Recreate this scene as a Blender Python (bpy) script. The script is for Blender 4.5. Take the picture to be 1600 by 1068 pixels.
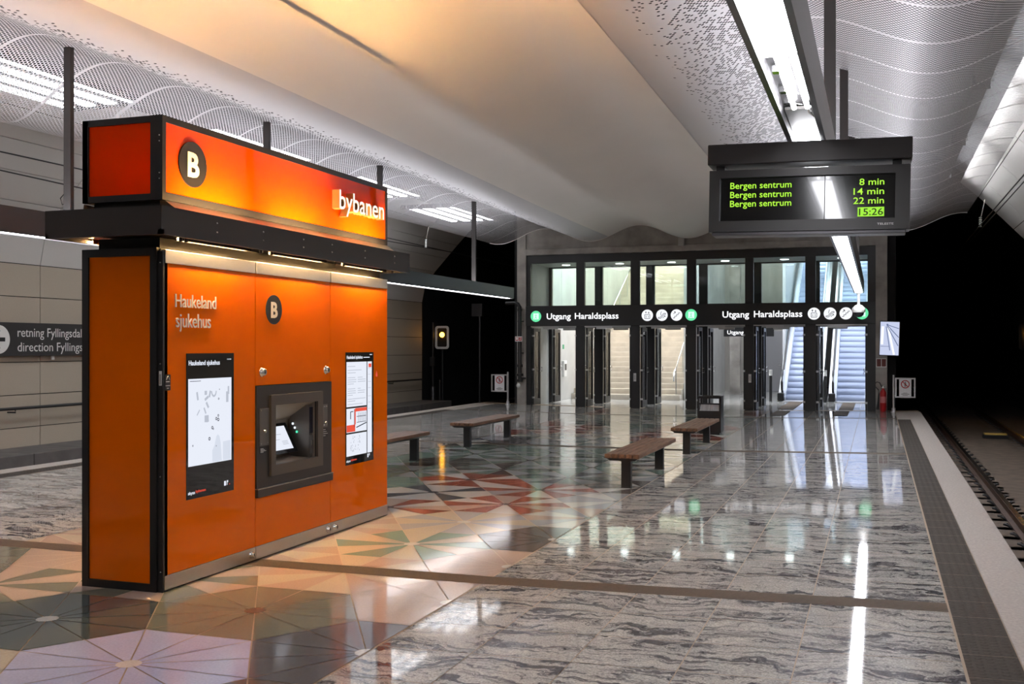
import bpy, bmesh, math, random
from mathutils import Matrix, Vector, Euler
random.seed(7)
for o in list(bpy.data.objects): bpy.data.objects.remove(o, do_unlink=True)
SC = bpy.context.scene
COL = SC.collection
PI = math.pi

# ------------------------------------------------------------------ camera, world, exposure
cam_d = bpy.data.cameras.new('camera')
cam_d.sensor_width = 36.0
cam_d.lens = 36.0 * 1645.0 / 1600.0
cam_d.shift_y = 7.0 / 1600.0
cam_d.clip_start = 0.05; cam_d.clip_end = 300
cam = bpy.data.objects.new('camera', cam_d); COL.objects.link(cam)
cam.location = (0, 0, 1.7)
cam.rotation_euler = (PI / 2, 0, math.atan(571.0 / 1645.0))
SC.camera = cam
W = bpy.data.worlds.new('station_world'); SC.world = W
W.use_nodes = True
W.node_tree.nodes['Background'].inputs[0].default_value = (0.6, 0.65, 0.8, 1)
W.node_tree.nodes['Background'].inputs[1].default_value = 0.0
SC.view_settings.view_transform = 'Standard'
SC.view_settings.look = 'None'
SC.view_settings.gamma = 1.0
SC.view_settings.use_curve_mapping = False
SC.view_settings.exposure = 0.22

# lamp radiances
L_PANEL = 25.0       # long platform lamps
L_COVE = 8.5        # tubes above the perforated ceilings
L_KIOSK = 430.0       # warm strips of the kiosk
L_LOBBY = 22.0       # lamps in the stair hall
COOL = (0.94, 0.95, 1.0)
L_UP = 32.0          # uplight strip added on the platform lamps to brighten the ceilings
L_UPKIOSK = 480.0    # warm strips washing the header and the ceiling
WARM = (1.0, 0.60, 0.24)

# ------------------------------------------------------------------ materials
def new_mat(name):
    m = bpy.data.materials.new(name); m.use_nodes = True
    return m, m.node_tree, m.node_tree.nodes['Principled BSDF']

def mat(name, col, rough=0.5, metal=0.0, spec=0.5, coat=0.0, coat_r=0.03, var=0.0, vscale=8.0, bump=0.0, bscale=60.0, stretch=(1, 1, 1)):
    m, nt, b = new_mat(name)
    b.inputs['Base Color'].default_value = (*col, 1)
    b.inputs['Roughness'].default_value = rough
    b.inputs['Metallic'].default_value = metal
    b.inputs['Specular IOR Level'].default_value = spec
    if coat:
        b.inputs['Coat Weight'].default_value = coat
        b.inputs['Coat Roughness'].default_value = coat_r
    if var or bump:
        tc = nt.nodes.new('ShaderNodeTexCoord'); mp = nt.nodes.new('ShaderNodeMapping')
        mp.inputs['Scale'].default_value = stretch
        nt.links.new(tc.outputs['Object'], mp.inputs[0])
        if var:
            n = nt.nodes.new('ShaderNodeTexNoise'); n.inputs['Scale'].default_value = vscale; n.inputs['Detail'].default_value = 6
            r = nt.nodes.new('ShaderNodeMapRange')
            r.inputs[1].default_value = 0.25; r.inputs[2].default_value = 0.75
            r.inputs[3].default_value = 1 - var; r.inputs[4].default_value = 1 + var
            mx = nt.nodes.new('ShaderNodeVectorMath'); mx.operation = 'SCALE'; mx.inputs[0].default_value = col
            nt.links.new(mp.outputs[0], n.inputs['Vector']); nt.links.new(n.outputs[0], r.inputs[0])
            nt.links.new(r.outputs[0], mx.inputs['Scale']); nt.links.new(mx.outputs[0], b.inputs['Base Color'])
        if bump:
            n2 = nt.nodes.new('ShaderNodeTexNoise'); n2.inputs['Scale'].default_value = bscale
            bp = nt.nodes.new('ShaderNodeBump'); bp.inputs['Strength'].default_value = bump; bp.inputs['Distance'].default_value = 0.01
            nt.links.new(mp.outputs[0], n2.inputs['Vector']); nt.links.new(n2.outputs[0], bp.inputs['Height'])
            nt.links.new(bp.outputs[0], b.inputs['Normal'])
    return m

def emit(name, col, s):
    m = bpy.data.materials.new(name); m.use_nodes = True
    nt = m.node_tree; nt.nodes.clear()
    e = nt.nodes.new('ShaderNodeEmission'); e.inputs[0].default_value = (*col, 1); e.inputs[1].default_value = s
    o = nt.nodes.new('ShaderNodeOutputMaterial'); nt.links.new(e.outputs[0], o.inputs[0])
    return m

def glass(name, tint=(1, 1, 1), refl=0.08):
    """thin pane: see-through with a clear mirror reflection"""
    m = bpy.data.materials.new(name); m.use_nodes = True
    nt = m.node_tree; nt.nodes.clear()
    t = nt.nodes.new('ShaderNodeBsdfTransparent'); t.inputs[0].default_value = (*tint, 1)
    g = nt.nodes.new('ShaderNodeBsdfGlossy'); g.inputs['Roughness'].default_value = 0.01
    f = nt.nodes.new('ShaderNodeFresnel'); f.inputs[0].default_value = 1.45
    x = nt.nodes.new('ShaderNodeMixShader'); o = nt.nodes.new('ShaderNodeOutputMaterial')
    nt.links.new(f.outputs[0], x.inputs[0]); nt.links.new(t.outputs[0], x.inputs[1]); nt.links.new(g.outputs[0], x.inputs[2])
    nt.links.new(x.outputs[0], o.inputs[0])
    return m

M = {}
M['black'] = mat('black_steel', (0.012, 0.012, 0.013), 0.38)
M['black_matte'] = mat('black_matte', (0.008, 0.008, 0.008), 0.7)
M['charcoal'] = mat('charcoal_metal', (0.045, 0.041, 0.040), 0.42, 0.3)
M['beam'] = mat('fixture_metal', (0.10, 0.095, 0.10), 0.33, 0.75)
M['steel'] = mat('brushed_steel', (0.62, 0.58, 0.52), 0.32, 1.0, var=0.06, vscale=30, stretch=(1, 1, 12))
M['steel_dark'] = mat('dark_steel', (0.20, 0.19, 0.18), 0.4, 0.85)
M['chrome'] = mat('chrome', (0.8, 0.8, 0.8), 0.12, 1.0)
M['white'] = mat('white_paint', (0.78, 0.78, 0.76), 0.5)
M['orange'] = mat('orange_glass', (0.86, 0.15, 0.0), 0.45, spec=0.0, coat=0.7, coat_r=0.015, var=0.04, vscale=2.0)
M['lamp'] = emit('lamp_diffuser', COOL, L_PANEL)
M['cove'] = emit('cove_tube', (0.95, 0.96, 1.0), L_COVE)
M['warm'] = emit('warm_strip', WARM, L_KIOSK)
M['up'] = emit('added_uplight', COOL, L_UP)
M['warm_up'] = emit('warm_up_strip', (1.0, 0.55, 0.21), L_UPKIOSK)
M['glass'] = glass('clear_glass', (0.90, 0.95, 0.93))
M['letter_white'] = mat('letter_white', (0.85, 0.80, 0.72), 0.4)

# --- polished floor: grey granite with flowing veins, different on every tile
def granite():
    m, nt, b = new_mat('veined_granite'); N = nt.nodes; K = nt.links
    at = N.new('ShaderNodeAttribute'); at.attribute_name = 'tile'
    tc = N.new('ShaderNodeTexCoord')
    sc = N.new('ShaderNodeVectorMath'); sc.operation = 'SCALE'; sc.inputs['Scale'].default_value = 37.0
    K.new(at.outputs['Color'], sc.inputs[0])
    ad = N.new('ShaderNodeVectorMath'); K.new(tc.outputs['Object'], ad.inputs[0]); K.new(sc.outputs[0], ad.inputs[1])
    # large swirls bend the layers
    n0 = N.new('ShaderNodeTexNoise'); n0.inputs['Scale'].default_value = 1.9; n0.inputs['Detail'].default_value = 4; n0.inputs['Roughness'].default_value = 0.6
    K.new(ad.outputs[0], n0.inputs['Vector'])
    s0 = N.new('ShaderNodeVectorMath'); s0.operation = 'SUBTRACT'; s0.inputs[1].default_value = (.5, .5, .5); K.new(n0.outputs['Color'], s0.inputs[0])
    s1 = N.new('ShaderNodeVectorMath'); s1.operation = 'MULTIPLY'; s1.inputs[1].default_value = (1.3, 0.75, 0); K.new(s0.outputs[0], s1.inputs[0])
    a2 = N.new('ShaderNodeVectorMath'); K.new(ad.outputs[0], a2.inputs[0]); K.new(s1.outputs[0], a2.inputs[1])
    mp = N.new('ShaderNodeMapping'); mp.inputs['Scale'].default_value = (1.0, 8.5, 1); K.new(a2.outputs[0], mp.inputs[0])
    n1 = N.new('ShaderNodeTexNoise'); n1.inputs['Scale'].default_value = 1.55; n1.inputs['Detail'].default_value = 14; n1.inputs['Roughness'].default_value = 0.74
    n1.inputs['Distortion'].default_value = 0.35; K.new(mp.outputs[0], n1.inputs['Vector'])
    r1 = N.new('ShaderNodeValToRGB'); K.new(n1.outputs[0], r1.inputs[0])
    e = r1.color_ramp.elements
    e[0].position = 0.36; e[0].color = (0.04, 0.04, 0.048, 1)
    e[1].position = 0.66; e[1].color = (0.60, 0.56, 0.51, 1)
    for p, c in ((0.425, (0.10, 0.098, 0.11)), (0.465, (0.235, 0.225, 0.225)), (0.492, (0.43, 0.42, 0.395)), (0.56, (0.49, 0.465, 0.43))):
        q = e.new(p); q.color = (*c, 1)
    # fine speckle
    n2 = N.new('ShaderNodeTexNoise'); n2.inputs['Scale'].default_value = 90; n2.inputs['Detail'].default_value = 4; K.new(ad.outputs[0], n2.inputs['Vector'])
    r2 = N.new('ShaderNodeMapRange'); r2.inputs[1].default_value = .3; r2.inputs[2].default_value = .7; r2.inputs[3].default_value = .62; r2.inputs[4].default_value = 1.38
    K.new(n2.outputs[0], r2.inputs[0])
    mu = N.new('ShaderNodeVectorMath'); mu.operation = 'SCALE'; K.new(r1.outputs[0], mu.inputs[0]); K.new(r2.outputs[0], mu.inputs['Scale'])
    K.new(mu.outputs[0], b.inputs['Base Color'])
    b.inputs['Roughness'].default_value = 0.05
    b.inputs['Specular IOR Level'].default_value = 0.45
    nb = N.new('ShaderNodeTexNoise'); nb.inputs['Scale'].default_value = 2.2; K.new(ad.outputs[0], nb.inputs['Vector'])
    bp = N.new('ShaderNodeBump'); bp.inputs['Strength'].default_value = 0.025; bp.inputs['Distance'].default_value = 0.02
    K.new(nb.outputs[0], bp.inputs['Height']); K.new(bp.outputs[0], b.inputs['Normal'])
    return m
M['granite'] = granite()

def stone(name, col):
    m = mat(name, col, 0.10, spec=0.34, var=0.10, vscale=70, bump=0.0)
    return m
STONE = {
 'P': (.46, .47, .68), 'G': (.19, .19, .145), 'D': (.085, .10, .095), 'S': (.12, .12, .135), 'B': (.50, .39, .33),
 'W': (.66, .62, .57), 'C': (.56, .49, .39), 'R': (.43, .115, .065), 'M': (.20, .05, .045), 'T': (.22, .31, .26),
 'L': (.42, .42, .43), 'N': (.13, .105, .095)}
for k_, c_ in STONE.items(): M['st_' + k_] = stone('terrazzo_' + {'P':'lilac','G':'moss','D':'dark_green','S':'slate','B':'blush','W':'white','C':'cream','R':'red','M':'maroon','T':'sage','L':'grey','N':'umber'}[k_], c_)
M['grout'] = mat('grout', (0.34, 0.25, 0.17), 0.6)
M['joint'] = mat('brass_joint', (0.34, 0.24, 0.16), 0.45)

def tactile():
    m, nt, b = new_mat('tactile_paving'); N = nt.nodes; K = nt.links
    tc = N.new('ShaderNodeTexCoord')
    mp = N.new('ShaderNodeMapping'); mp.inputs['Scale'].default_value = (18, 18, 0); K.new(tc.outputs['Object'], mp.inputs[0])
    v = N.new('ShaderNodeTexVoronoi'); v.voronoi_dimensions = '2D'; v.inputs['Randomness'].default_value = 0; v.inputs['Scale'].default_value = 1; K.new(mp.outputs[0], v.inputs['Vector'])
    r = N.new('ShaderNodeMapRange'); r.inputs[1].default_value = .2; r.inputs[2].default_value = .38; r.inputs[3].default_value = 1; r.inputs[4].default_value = 0; K.new(v.outputs['Distance'], r.inputs[0])
    bp = N.new('ShaderNodeBump'); bp.inputs['Distance'].default_value = .006; bp.inputs['Strength'].default_value = 1; K.new(r.outputs[0], bp.inputs['Height']); K.new(bp.outputs[0], b.inputs['Normal'])
    n = N.new('ShaderNodeTexNoise'); n.inputs['Scale'].default_value = 40; K.new(tc.outputs['Object'], n.inputs['Vector'])
    cr = N.new('ShaderNodeValToRGB'); cr.color_ramp.elements[0].color = (.04, .034, .029, 1); cr.color_ramp.elements[1].color = (.085, .073, .062, 1); K.new(n.outputs[0], cr.inputs[0])
    K.new(cr.outputs[0], b.inputs['Base Color']); b.inputs['Roughness'].default_value = .75; b.inputs['Specular IOR Level'].default_value = .15
    return m
M['tactile'] = tactile()
M['ribbed'] = mat('ribbed_paving', (0.11, 0.086, 0.066), 0.75, spec=.15, var=0.15, vscale=50)
M['edge'] = mat('pale_edge_granite', (0.43, 0.385, 0.35), 0.55, var=0.22, vscale=45, bump=0.15, bscale=80)
M['concrete'] = mat('grey_concrete', (0.33, 0.305, 0.28), 0.75, var=0.35, vscale=2.2, bump=0.2, bscale=25)
M['trackbed'] = mat('track_concrete', (0.15, 0.115, 0.088), 0.85, var=0.30, vscale=5, bump=0.4, bscale=40)
M['rail'] = mat('rusty_rail', (0.10, 0.055, 0.035), 0.5, 0.6, var=0.3, vscale=20)
M['rail_top'] = mat('worn_rail_head', (0.35, 0.30, 0.26), 0.25, 1.0)
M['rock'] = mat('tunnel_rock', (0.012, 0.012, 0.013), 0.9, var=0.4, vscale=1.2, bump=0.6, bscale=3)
M['panel'] = mat('beige_wall_panel', (0.46, 0.40, 0.315), 0.55, var=0.05, vscale=120, bump=0.25, bscale=220)
M['vault'] = mat('white_vault_panel', (0.62, 0.60, 0.57), 0.5, var=0.04, vscale=120, bump=0.2, bscale=220)
M['void'] = mat('dark_void', (0.03, 0.03, 0.032), 0.9)
M['smooth'] = mat('smooth_white_ceiling', (0.83, 0.79, 0.75), 0.62, var=0.025, vscale=0.7)

def perforated(name, x0, x1, col):
    """round holes on a staggered grid, thinning out at random from x1 (all holes) to x0 (none); plain bands at the panel seams"""
    m, nt, b = new_mat(name); N = nt.nodes; K = nt.links
    def math_(op, a, c=None, d=None):
        n = N.new('ShaderNodeMath'); n.operation = op
        for i, v in enumerate((a, c, d)):
            if v is None: continue
            if isinstance(v, (int, float)): n.inputs[i].default_value = v
            else: K.new(v, n.inputs[i])
        return n.outputs[0]
    px, py = 0.044, 0.044 * 1.732
    r = 0.0150
    tc = N.new('ShaderNodeTexCoord'); sp = N.new('ShaderNodeSeparateXYZ'); K.new(tc.outputs['Object'], sp.inputs[0])
    X, Y = sp.outputs[0], sp.outputs[1]
    def grid(ox, oy):
        gx = math_('DIVIDE', math_('ADD', X, ox), px); gy = math_('DIVIDE', math_('ADD', Y, oy), py)
        ix, iy = math_('FLOOR', gx), math_('FLOOR', gy)
        dx = math_('MULTIPLY', math_('SUBTRACT', math_('FRACT', gx), .5), px)
        dy = math_('MULTIPLY', math_('SUBTRACT', math_('FRACT', gy), .5), py)
        d = math_('SQRT', math_('ADD', math_('MULTIPLY', dx, dx), math_('MULTIPLY', dy, dy)))
        cb = N.new('ShaderNodeCombineXYZ'); K.new(ix, cb.inputs[0]); K.new(iy, cb.inputs[1]); cb.inputs[2].default_value = ox * 13
        wn = N.new('ShaderNodeTexWhiteNoise'); wn.noise_dimensions = '3D'; K.new(cb.outputs[0], wn.inputs['Vector'])
        cx = math_('SUBTRACT', math_('MULTIPLY', math_('ADD', ix, .5), px), ox)
        den = N.new('ShaderNodeMapRange'); den.inputs[1].default_value = x0; den.inputs[2].default_value = x1
        den.inputs[3].default_value = 0; den.inputs[4].default_value = 1.02; K.new(cx, den.inputs[0])
        on = math_('LESS_THAN', wn.outputs['Value'], math_('POWER', den.outputs[0], 0.9))
        return math_('MULTIPLY', math_('LESS_THAN', d, r), on)
    hole = math_('MAXIMUM', grid(0, 0), grid(px / 2, py / 2))
    seam = math_('GREATER_THAN', math_('ABSOLUTE', math_('SUBTRACT', math_('FRACT', math_('DIVIDE', math_('ADD', Y, 100 - 0.32), 1.21)), .5)), 0.478)
    hole = math_('MULTIPLY', hole, math_('SUBTRACT', 1, seam))
    b.inputs['Base Color'].default_value = (*col, 1)
    b.inputs['Roughness'].default_value = 0.5
    b.inputs['Metallic'].default_value = 0.2
    K.new(math_('SUBTRACT', 1, hole), b.inputs['Alpha'])
    return m
M['perf_left'] = perforated('perforated_metal_left', -7.5, -8.15, (0.58, 0.565, 0.585))
M['perf_right'] = perforated('perforated_metal_right', -2.25, -0.95, (0.58, 0.565, 0.585))

def wood():
    m, nt, b = new_mat('oiled_oak'); N = nt.nodes; K = nt.links
    tc = N.new('ShaderNodeTexCoord'); mp = N.new('ShaderNodeMapping'); mp.inputs['Scale'].default_value = (14, 1.2, 14); K.new(tc.outputs['Object'], mp.inputs[0])
    n = N.new('ShaderNodeTexNoise'); n.inputs['Scale'].default_value = 3; n.inputs['Detail'].default_value = 7; n.inputs['Distortion'].default_value = .4; K.new(mp.outputs[0], n.inputs['Vector'])
    cr = N.new('ShaderNodeValToRGB'); cr.color_ramp.elements[0].position = .3; cr.color_ramp.elements[0].color = (.10, .046, .024, 1)
    cr.color_ramp.elements[1].position = .72; cr.color_ramp.elements[1].color = (.26, .135, .075, 1); K.new(n.outputs[0], cr.inputs[0])
    K.new(cr.outputs[0], b.inputs['Base Color']); b.inputs['Roughness'].default_value = .5
    return m
M['wood'] = wood()

def boarded():
    m, nt, b = new_mat('board_marked_concrete'); N = nt.nodes; K = nt.links
    tc = N.new('ShaderNodeTexCoord')
    mp = N.new('ShaderNodeMapping'); mp.inputs['Scale'].default_value = (1.0, 1.0, .25); K.new(tc.outputs['Object'], mp.inputs[0])
    n = N.new('ShaderNodeTexNoise'); n.inputs['Scale'].default_value = 2.0; n.inputs['Detail'].default_value = 8; K.new(mp.outputs[0], n.inputs['Vector'])
    cr = N.new('ShaderNodeValToRGB'); cr.color_ramp.elements[0].position = .3; cr.color_ramp.elements[0].color = (.30, .28, .255, 1)
    cr.color_ramp.elements[1].position = .7; cr.color_ramp.elements[1].color = (.47, .45, .42, 1); K.new(n.outputs[0], cr.inputs[0])
    K.new(cr.outputs[0], b.inputs['Base Color']); b.inputs['Roughness'].default_value = .7
    return m
M['boarded'] = boarded()
M['stair'] = mat('pale_stone_stair', (0.52, 0.47, 0.40), 0.6, var=0.15, vscale=3)

# ------------------------------------------------------------------ mesh builder
class MB:
    def __init__(s): s.v = []; s.f = []; s.m = []; s.sm = []
    def add(s, vs, fs, mi=0, smooth=False):
        b = len(s.v); s.v += [tuple(p) for p in vs]
        for f in fs: s.f.append([i + b for i in f]); s.m.append(mi); s.sm.append(smooth)
        return s
    def quad(s, a, b, c, d, mi=0): return s.add([a, b, c, d], [(0, 1, 2, 3)], mi)
    def box(s, x0, x1, y0, y1, z0, z1, bev=0.0, mi=0):
        x0, x1 = min(x0, x1), max(x0, x1); y0, y1 = min(y0, y1), max(y0, y1); z0, z1 = min(z0, z1), max(z0, z1)
        if bev <= 0:
            return s.add([(x0, y0, z0), (x1, y0, z0), (x1, y1, z0), (x0, y1, z0), (x0, y0, z1), (x1, y0, z1), (x1, y1, z1), (x0, y1, z1)],
                  [(3, 2, 1, 0), (4, 5, 6, 7), (0, 1, 5, 4), (1, 2, 6, 5), (2, 3, 7, 6), (3, 0, 4, 7)], mi)
        bm = bmesh.new(); bmesh.ops.create_cube(bm, size=1)
        for v in bm.verts: v.co = ((x0 + x1) / 2 + v.co.x * (x1 - x0), (y0 + y1) / 2 + v.co.y * (y1 - y0), (z0 + z1) / 2 + v.co.z * (z1 - z0))
        bmesh.ops.bevel(bm, geom=bm.edges[:], offset=bev, segments=2, affect='EDGES', profile=.5)
        bm.verts.index_update()
        s.add([v.co[:] for v in bm.verts], [[v.index for v in f.verts] for f in bm.faces], mi); bm.free()
        return s
    def prism(s, pts, axis, a, b, mi=0):
        """closed polygon pts (2D) pulled along axis from a to b; 2D axes are the other two in x,y,z order"""
        n = len(pts)
        def P(p, t):
            return (t, p[0], p[1]) if axis == 'x' else (p[0], t, p[1]) if axis == 'y' else (p[0], p[1], t)
        vs = [P(p, a) for p in pts] + [P(p, b) for p in pts]
        fs = [(i, (i + 1) % n, n + (i + 1) % n, n + i) for i in range(n)] + [list(range(n))[::-1], list(range(n, 2 * n))]
        return s.add(vs, fs, mi)
    def tube(s, path, r, n=10, mi=0, caps=True):
        path = [Vector(p) for p in path]; rs = r if isinstance(r, (list, tuple)) else [r] * len(path)
        vs = []; fs = []
        for i, p in enumerate(path):
            d = (path[min(i + 1, len(path) - 1)] - path[max(i - 1, 0)]).normalized()
            u = d.cross(Vector((0, 0, 1)));
            if u.length < 1e-3: u = d.cross(Vector((1, 0, 0)))
            u.normalize(); w = d.cross(u)
            for k in range(n):
                a = 2 * PI * k / n; vs.append(p + (u * math.cos(a) + w * math.sin(a)) * rs[i])
        for i in range(len(path) - 1):
            for k in range(n):
                fs.append((i * n + k, i * n + (k + 1) % n, (i + 1) * n + (k + 1) % n, (i + 1) * n + k))
        s.add(vs, fs, mi, True)
        if caps:
            s.add(vs[:n], [list(range(n))[::-1]], mi); s.add(vs[-n:], [list(range(n))], mi)
        return s
    def lathe(s, c, prof, axis='z', n=20, mi=0):
        """prof: list of (radius, offset along axis)"""
        vs = []; fs = []
        for r, t in prof:
            for k in range(n):
                a = 2 * PI * k / n; p, q = r * math.cos(a), r * math.sin(a)
                vs.append((c[0] + p, c[1] + q, c[2] + t) if axis == 'z' else (c[0] + t, c[1] + p, c[2] + q) if axis == 'x' else (c[0] + q, c[1] + t, c[2] + p))
        for i in range(len(prof) - 1):
            for k in range(n): fs.append((i * n + k, i * n + (k + 1) % n, (i + 1) * n + (k + 1) % n, (i + 1) * n + k))
        s.add(vs, fs, mi, True)
        if prof[0][0] > 1e-4: s.add(vs[:n], [list(range(n))[::-1]], mi)
        if prof[-1][0] > 1e-4: s.add(vs[-n:], [list(range(n))], mi)
        return s
    def build(s, name, mats, parent=None):
        mats = mats if isinstance(mats, (list, tuple)) else [mats]
        off = world_loc(parent)
        me = bpy.data.meshes.new(name)
        me.from_pydata([(x - off[0], y - off[1], z - off[2]) for x, y, z in s.v], [], s.f)
        for m in mats: me.materials.append(m)
        me.polygons.foreach_set('material_index', s.m); me.polygons.foreach_set('use_smooth', s.sm)
        bm = bmesh.new(); bm.from_mesh(me); bmesh.ops.recalc_face_normals(bm, faces=bm.faces); bm.to_mesh(me); bm.free()
        me.update()
        o = bpy.data.objects.new(name, me); COL.objects.link(o)
        if parent: o.parent = parent
        return o

def world_loc(p):
    v = Vector((0, 0, 0))
    while p is not None: v += Vector(p.location); p = p.parent
    return v

def tag(o, label=None, cat=None, group=None, kind=None):
    if label: o['label'] = label
    if cat: o['category'] = cat
    if group: o['group'] = group
    if kind: o['kind'] = kind
    return o

def empty(name, loc, label=None, cat=None, group=None, kind=None):
    o = bpy.data.objects.new(name, None); COL.objects.link(o); o.location = loc; o.empty_display_size = .1
    return tag(o, label, cat, group, kind)

def copy_tree(o, parent=None):
    c = o.copy(); COL.objects.link(c)
    if parent: c.parent = parent
    for ch in list(o.children): copy_tree(ch, c)
    return c

def struct(name, mb, mats): return tag(mb.build(name, mats), kind='structure')

def text_mesh(s, bold=0.0, ext=0.003, spacing=1.0):
    cu = bpy.data.curves.new('lettering', 'FONT'); cu.body = s; cu.size = 1; cu.extrude = 0; cu.offset = bold; cu.space_character = spacing
    cu.resolution_u = 3
    o = bpy.data.objects.new('lettering', cu); COL.objects.link(o)
    dg = bpy.context.evaluated_depsgraph_get()
    me = bpy.data.meshes.new_from_object(o.evaluated_get(dg))
    bpy.data.objects.remove(o, do_unlink=True); bpy.data.curves.remove(cu)
    return me

def lettering(s, face, plane, u0, u1, v0, capref, caph, mt, parent, name='lettering', ext=0.004, bold=0.0, align='l', spacing=1.0):
    """face '+x': reads along +y on plane x; '-y': reads along +x on plane y. u0..u1 width, v0 baseline, caph height of capref"""
    ref = text_mesh(capref, bold); h = max(v.co.y for v in ref.vertices) - max(0, min(v.co.y for v in ref.vertices)); bpy.data.meshes.remove(ref)
    me = text_mesh(s, bold, spacing=spacing)
    xs = [v.co.x for v in me.vertices]; a, b = min(xs), max(xs)
    sy = caph / h; sx = (u1 - u0) / (b - a) if u1 else sy
    off = world_loc(parent)
    bm = bmesh.new(); bm.from_mesh(me)
    if ext > 0:
        r = bmesh.ops.extrude_face_region(bm, geom=bm.faces[:])
        for e in r['geom']:
            if isinstance(e, bmesh.types.BMVert): e.co.z += 1.0
    for v in bm.verts:
        u = u0 + (v.co.x - a) * sx; w = v0 + v.co.y * sy; d = v.co.z * ext
        v.co = (Vector((plane + d, u, w)) if face == '+x' else Vector((u, plane - d, w))) - off
    bmesh.ops.recalc_face_normals(bm, faces=bm.faces)
    bm.to_mesh(me); bm.free(); me.materials.clear(); me.materials.append(mt); me.name = name
    for p in me.polygons: p.use_smooth = False; p.material_index = 0
    o = bpy.data.objects.new(name, me); COL.objects.link(o); o.parent = parent
    return o

def disc_mb(mb, face, plane, u, w, r, t, n=28, mi=0):
    if face == '+x': mb.lathe((plane, u, w), [(r, 0), (r, t)], 'x', n, mi)
    else: mb.lathe((u, plane, w), [(r, 0), (r, -t)], 'y', n, mi)
    return mb

# ------------------------------------------------------------------ floor
SL = 0.017
XR0, XL0 = -2.68, -7.05            # edges of the mosaic field
XT0, XT1, XE = 0.43, 0.70, 1.02    # right: tactile strip, pale edge, platform edge
LT0, LT1, LE = -10.36, -10.63, -10.97
Y0, Y1 = -9.0, 28.5
def fz(x):
    if x > XR0: return SL * (x - XR0)
    if x < XL0: return SL * (XL0 - x)
    return 0.0
STRIPS = [(-3.1, -2.86), (7.06, 7.30), (17.14, 17.38), (25.55, 25.75)]

def granite_field(xs, name):
    mb = MB(); ids = []
    g = 0.0035
    ylines = []
    y = Y0; bounds = [Y0] + [v for st in STRIPS for v in st] + [Y1]
    for a, b in zip(bounds[0::2], bounds[1::2]):
        n = max(1, round((b - a) / 0.555)); ylines += [(a + (b - a) * i / n, a + (b - a) * (i + 1) / n) for i in range(n)]
    for i in range(len(xs) - 1):
        for a, b in ylines:
            x0, x1 = xs[i] + g, xs[i + 1] - g
            mb.quad((x0, a + g, fz(x0)), (x1, a + g, fz(x1)), (x1, b - g, fz(x1)), (x0, b - g, fz(x0)))
            ids.append((random.random(), random.random(), random.random()))
    o = struct(name, mb, M['granite'])
    at = o.data.attributes.new('tile', 'FLOAT_COLOR', 'FACE')
    for k, c in enumerate(ids): at.data[k].color = (*c, 1)
    return o
granite_field([XR0, -2.115, -1.545, -0.977, -0.407, XT0 - 0.012], 'floor')
granite_field([LT0 + 0.012, -9.5, -8.9, -8.3, -7.68, XL0], 'floor_left')
# grout bed under the tiles and the body of the platform
mb = MB()
prof = [(LE + .03, fz(LE) - .004), (XL0, -.004), (XR0, -.004), (XE - .03, fz(XE) - .004)]
mb.prism([(LE + .03, -.5)] + prof + [(XE - .03, -.5)], 'y', Y0, Y1 + .45)
struct('floor_base', mb, M['grout'])
# ribbed guide strips across the platform
mb = MB()
for a, b in STRIPS:
    n = 6 if a < 20 else 4
    for k in range(n):
        ya = a + (b - a) * k / n + .003; yb = a + (b - a) * (k + 1) / n - .003
        for x0, x1 in ((LT0 + .012, XL0), (XL0, XR0), (XR0, XT0 - .012)):
            mb.quad((x0, ya, fz(x0) + .0005), (x1, ya, fz(x1) + .0005), (x1, yb, fz(x1) + .0005), (x0, yb, fz(x0) + .0005))
struct('trim_1', mb, M['ribbed'])
# tactile strips and pale edge stones, both sides
def edge_side(t0, t1, e, n1, n2):
    mb = MB(); a, b = sorted((t0, t1)); y = Y0
    while y < 25.3:
        yb = min(y + .42, 25.3)
        mb.quad((a, y + .002, fz(a) + .001), (b, y + .002, fz(b) + .001), (b, yb - .002, fz(b) + .001), (a, yb - .002, fz(a) + .001)); y += .42
    struct(n1, mb, M['tactile'])
    mb = MB(); y = Y0
    a, b = sorted((t1, e)); gap = .008 * (1 if e > t1 else -1)
    while y < 28.3:
        yb = min(y + 1.25, 28.3)
        mb.box(a + (.006 if e > t1 else 0), b - (0 if e > t1 else .006), y + .002, yb - .002, fz(e) - .2, fz(e) + .001); y += 1.25
    a, b = sorted((t0, t1))
    mb.box(a, b, 25.31, 28.3, fz(e) - .2, fz(t1))
    struct(n2, mb, M['edge'])
edge_side(XT0, XT1, XE, 'trim_2', 'trim_3')
edge_side(LT0, LT1, LE, 'trim_4', 'trim_5')

# mosaic of star-cut terrazzo
DX, DY = 1.1085, 1.2095
def node_colours():
    t = {}
    for c in range(5):
        for r in range(-12, 22):
            X = XR0 - DX * c; Y = (5.26 if c % 2 == 0 else 4.655) + DY * r
            t[(c, r)] = (X, Y)
    return t
NODES = node_colours()
FIX = {(1,0):'PP',(1,1):'GG',(2,0):'DD',(0,0):'SS',(0,1):'BB',(0,2):'BB',(1,2):'BC',(1,3):'TC',(0,3):'NN',(1,4):'CL',(0,4):'WLB',
       (2,3):'CB',(2,4):'RWB',(1,5):'RWRB',(0,5):'LWL',(2,5):'WSW',(1,6):'RWRL',(2,6):'RWR',(0,6):'NWN',(1,7):'SLT',(3,0):'BB',(3,1):'GB',(3,2):'BB',
       (2,1):'GB',(2,2):'BC',(4,0):'BB',(4,1):'GG',(4,2):'BC',(3,6):'TT',(3,7):'TL',(2,7):'TLN',(2,8):'NTL',(0,7):'LWT',(0,-1):'NN',(1,-1):'MN',(2,-1):'CC',(3,-1):'BC',(3,8):'NNT',(3,9):'TL',(4,8):'TT'}
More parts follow.
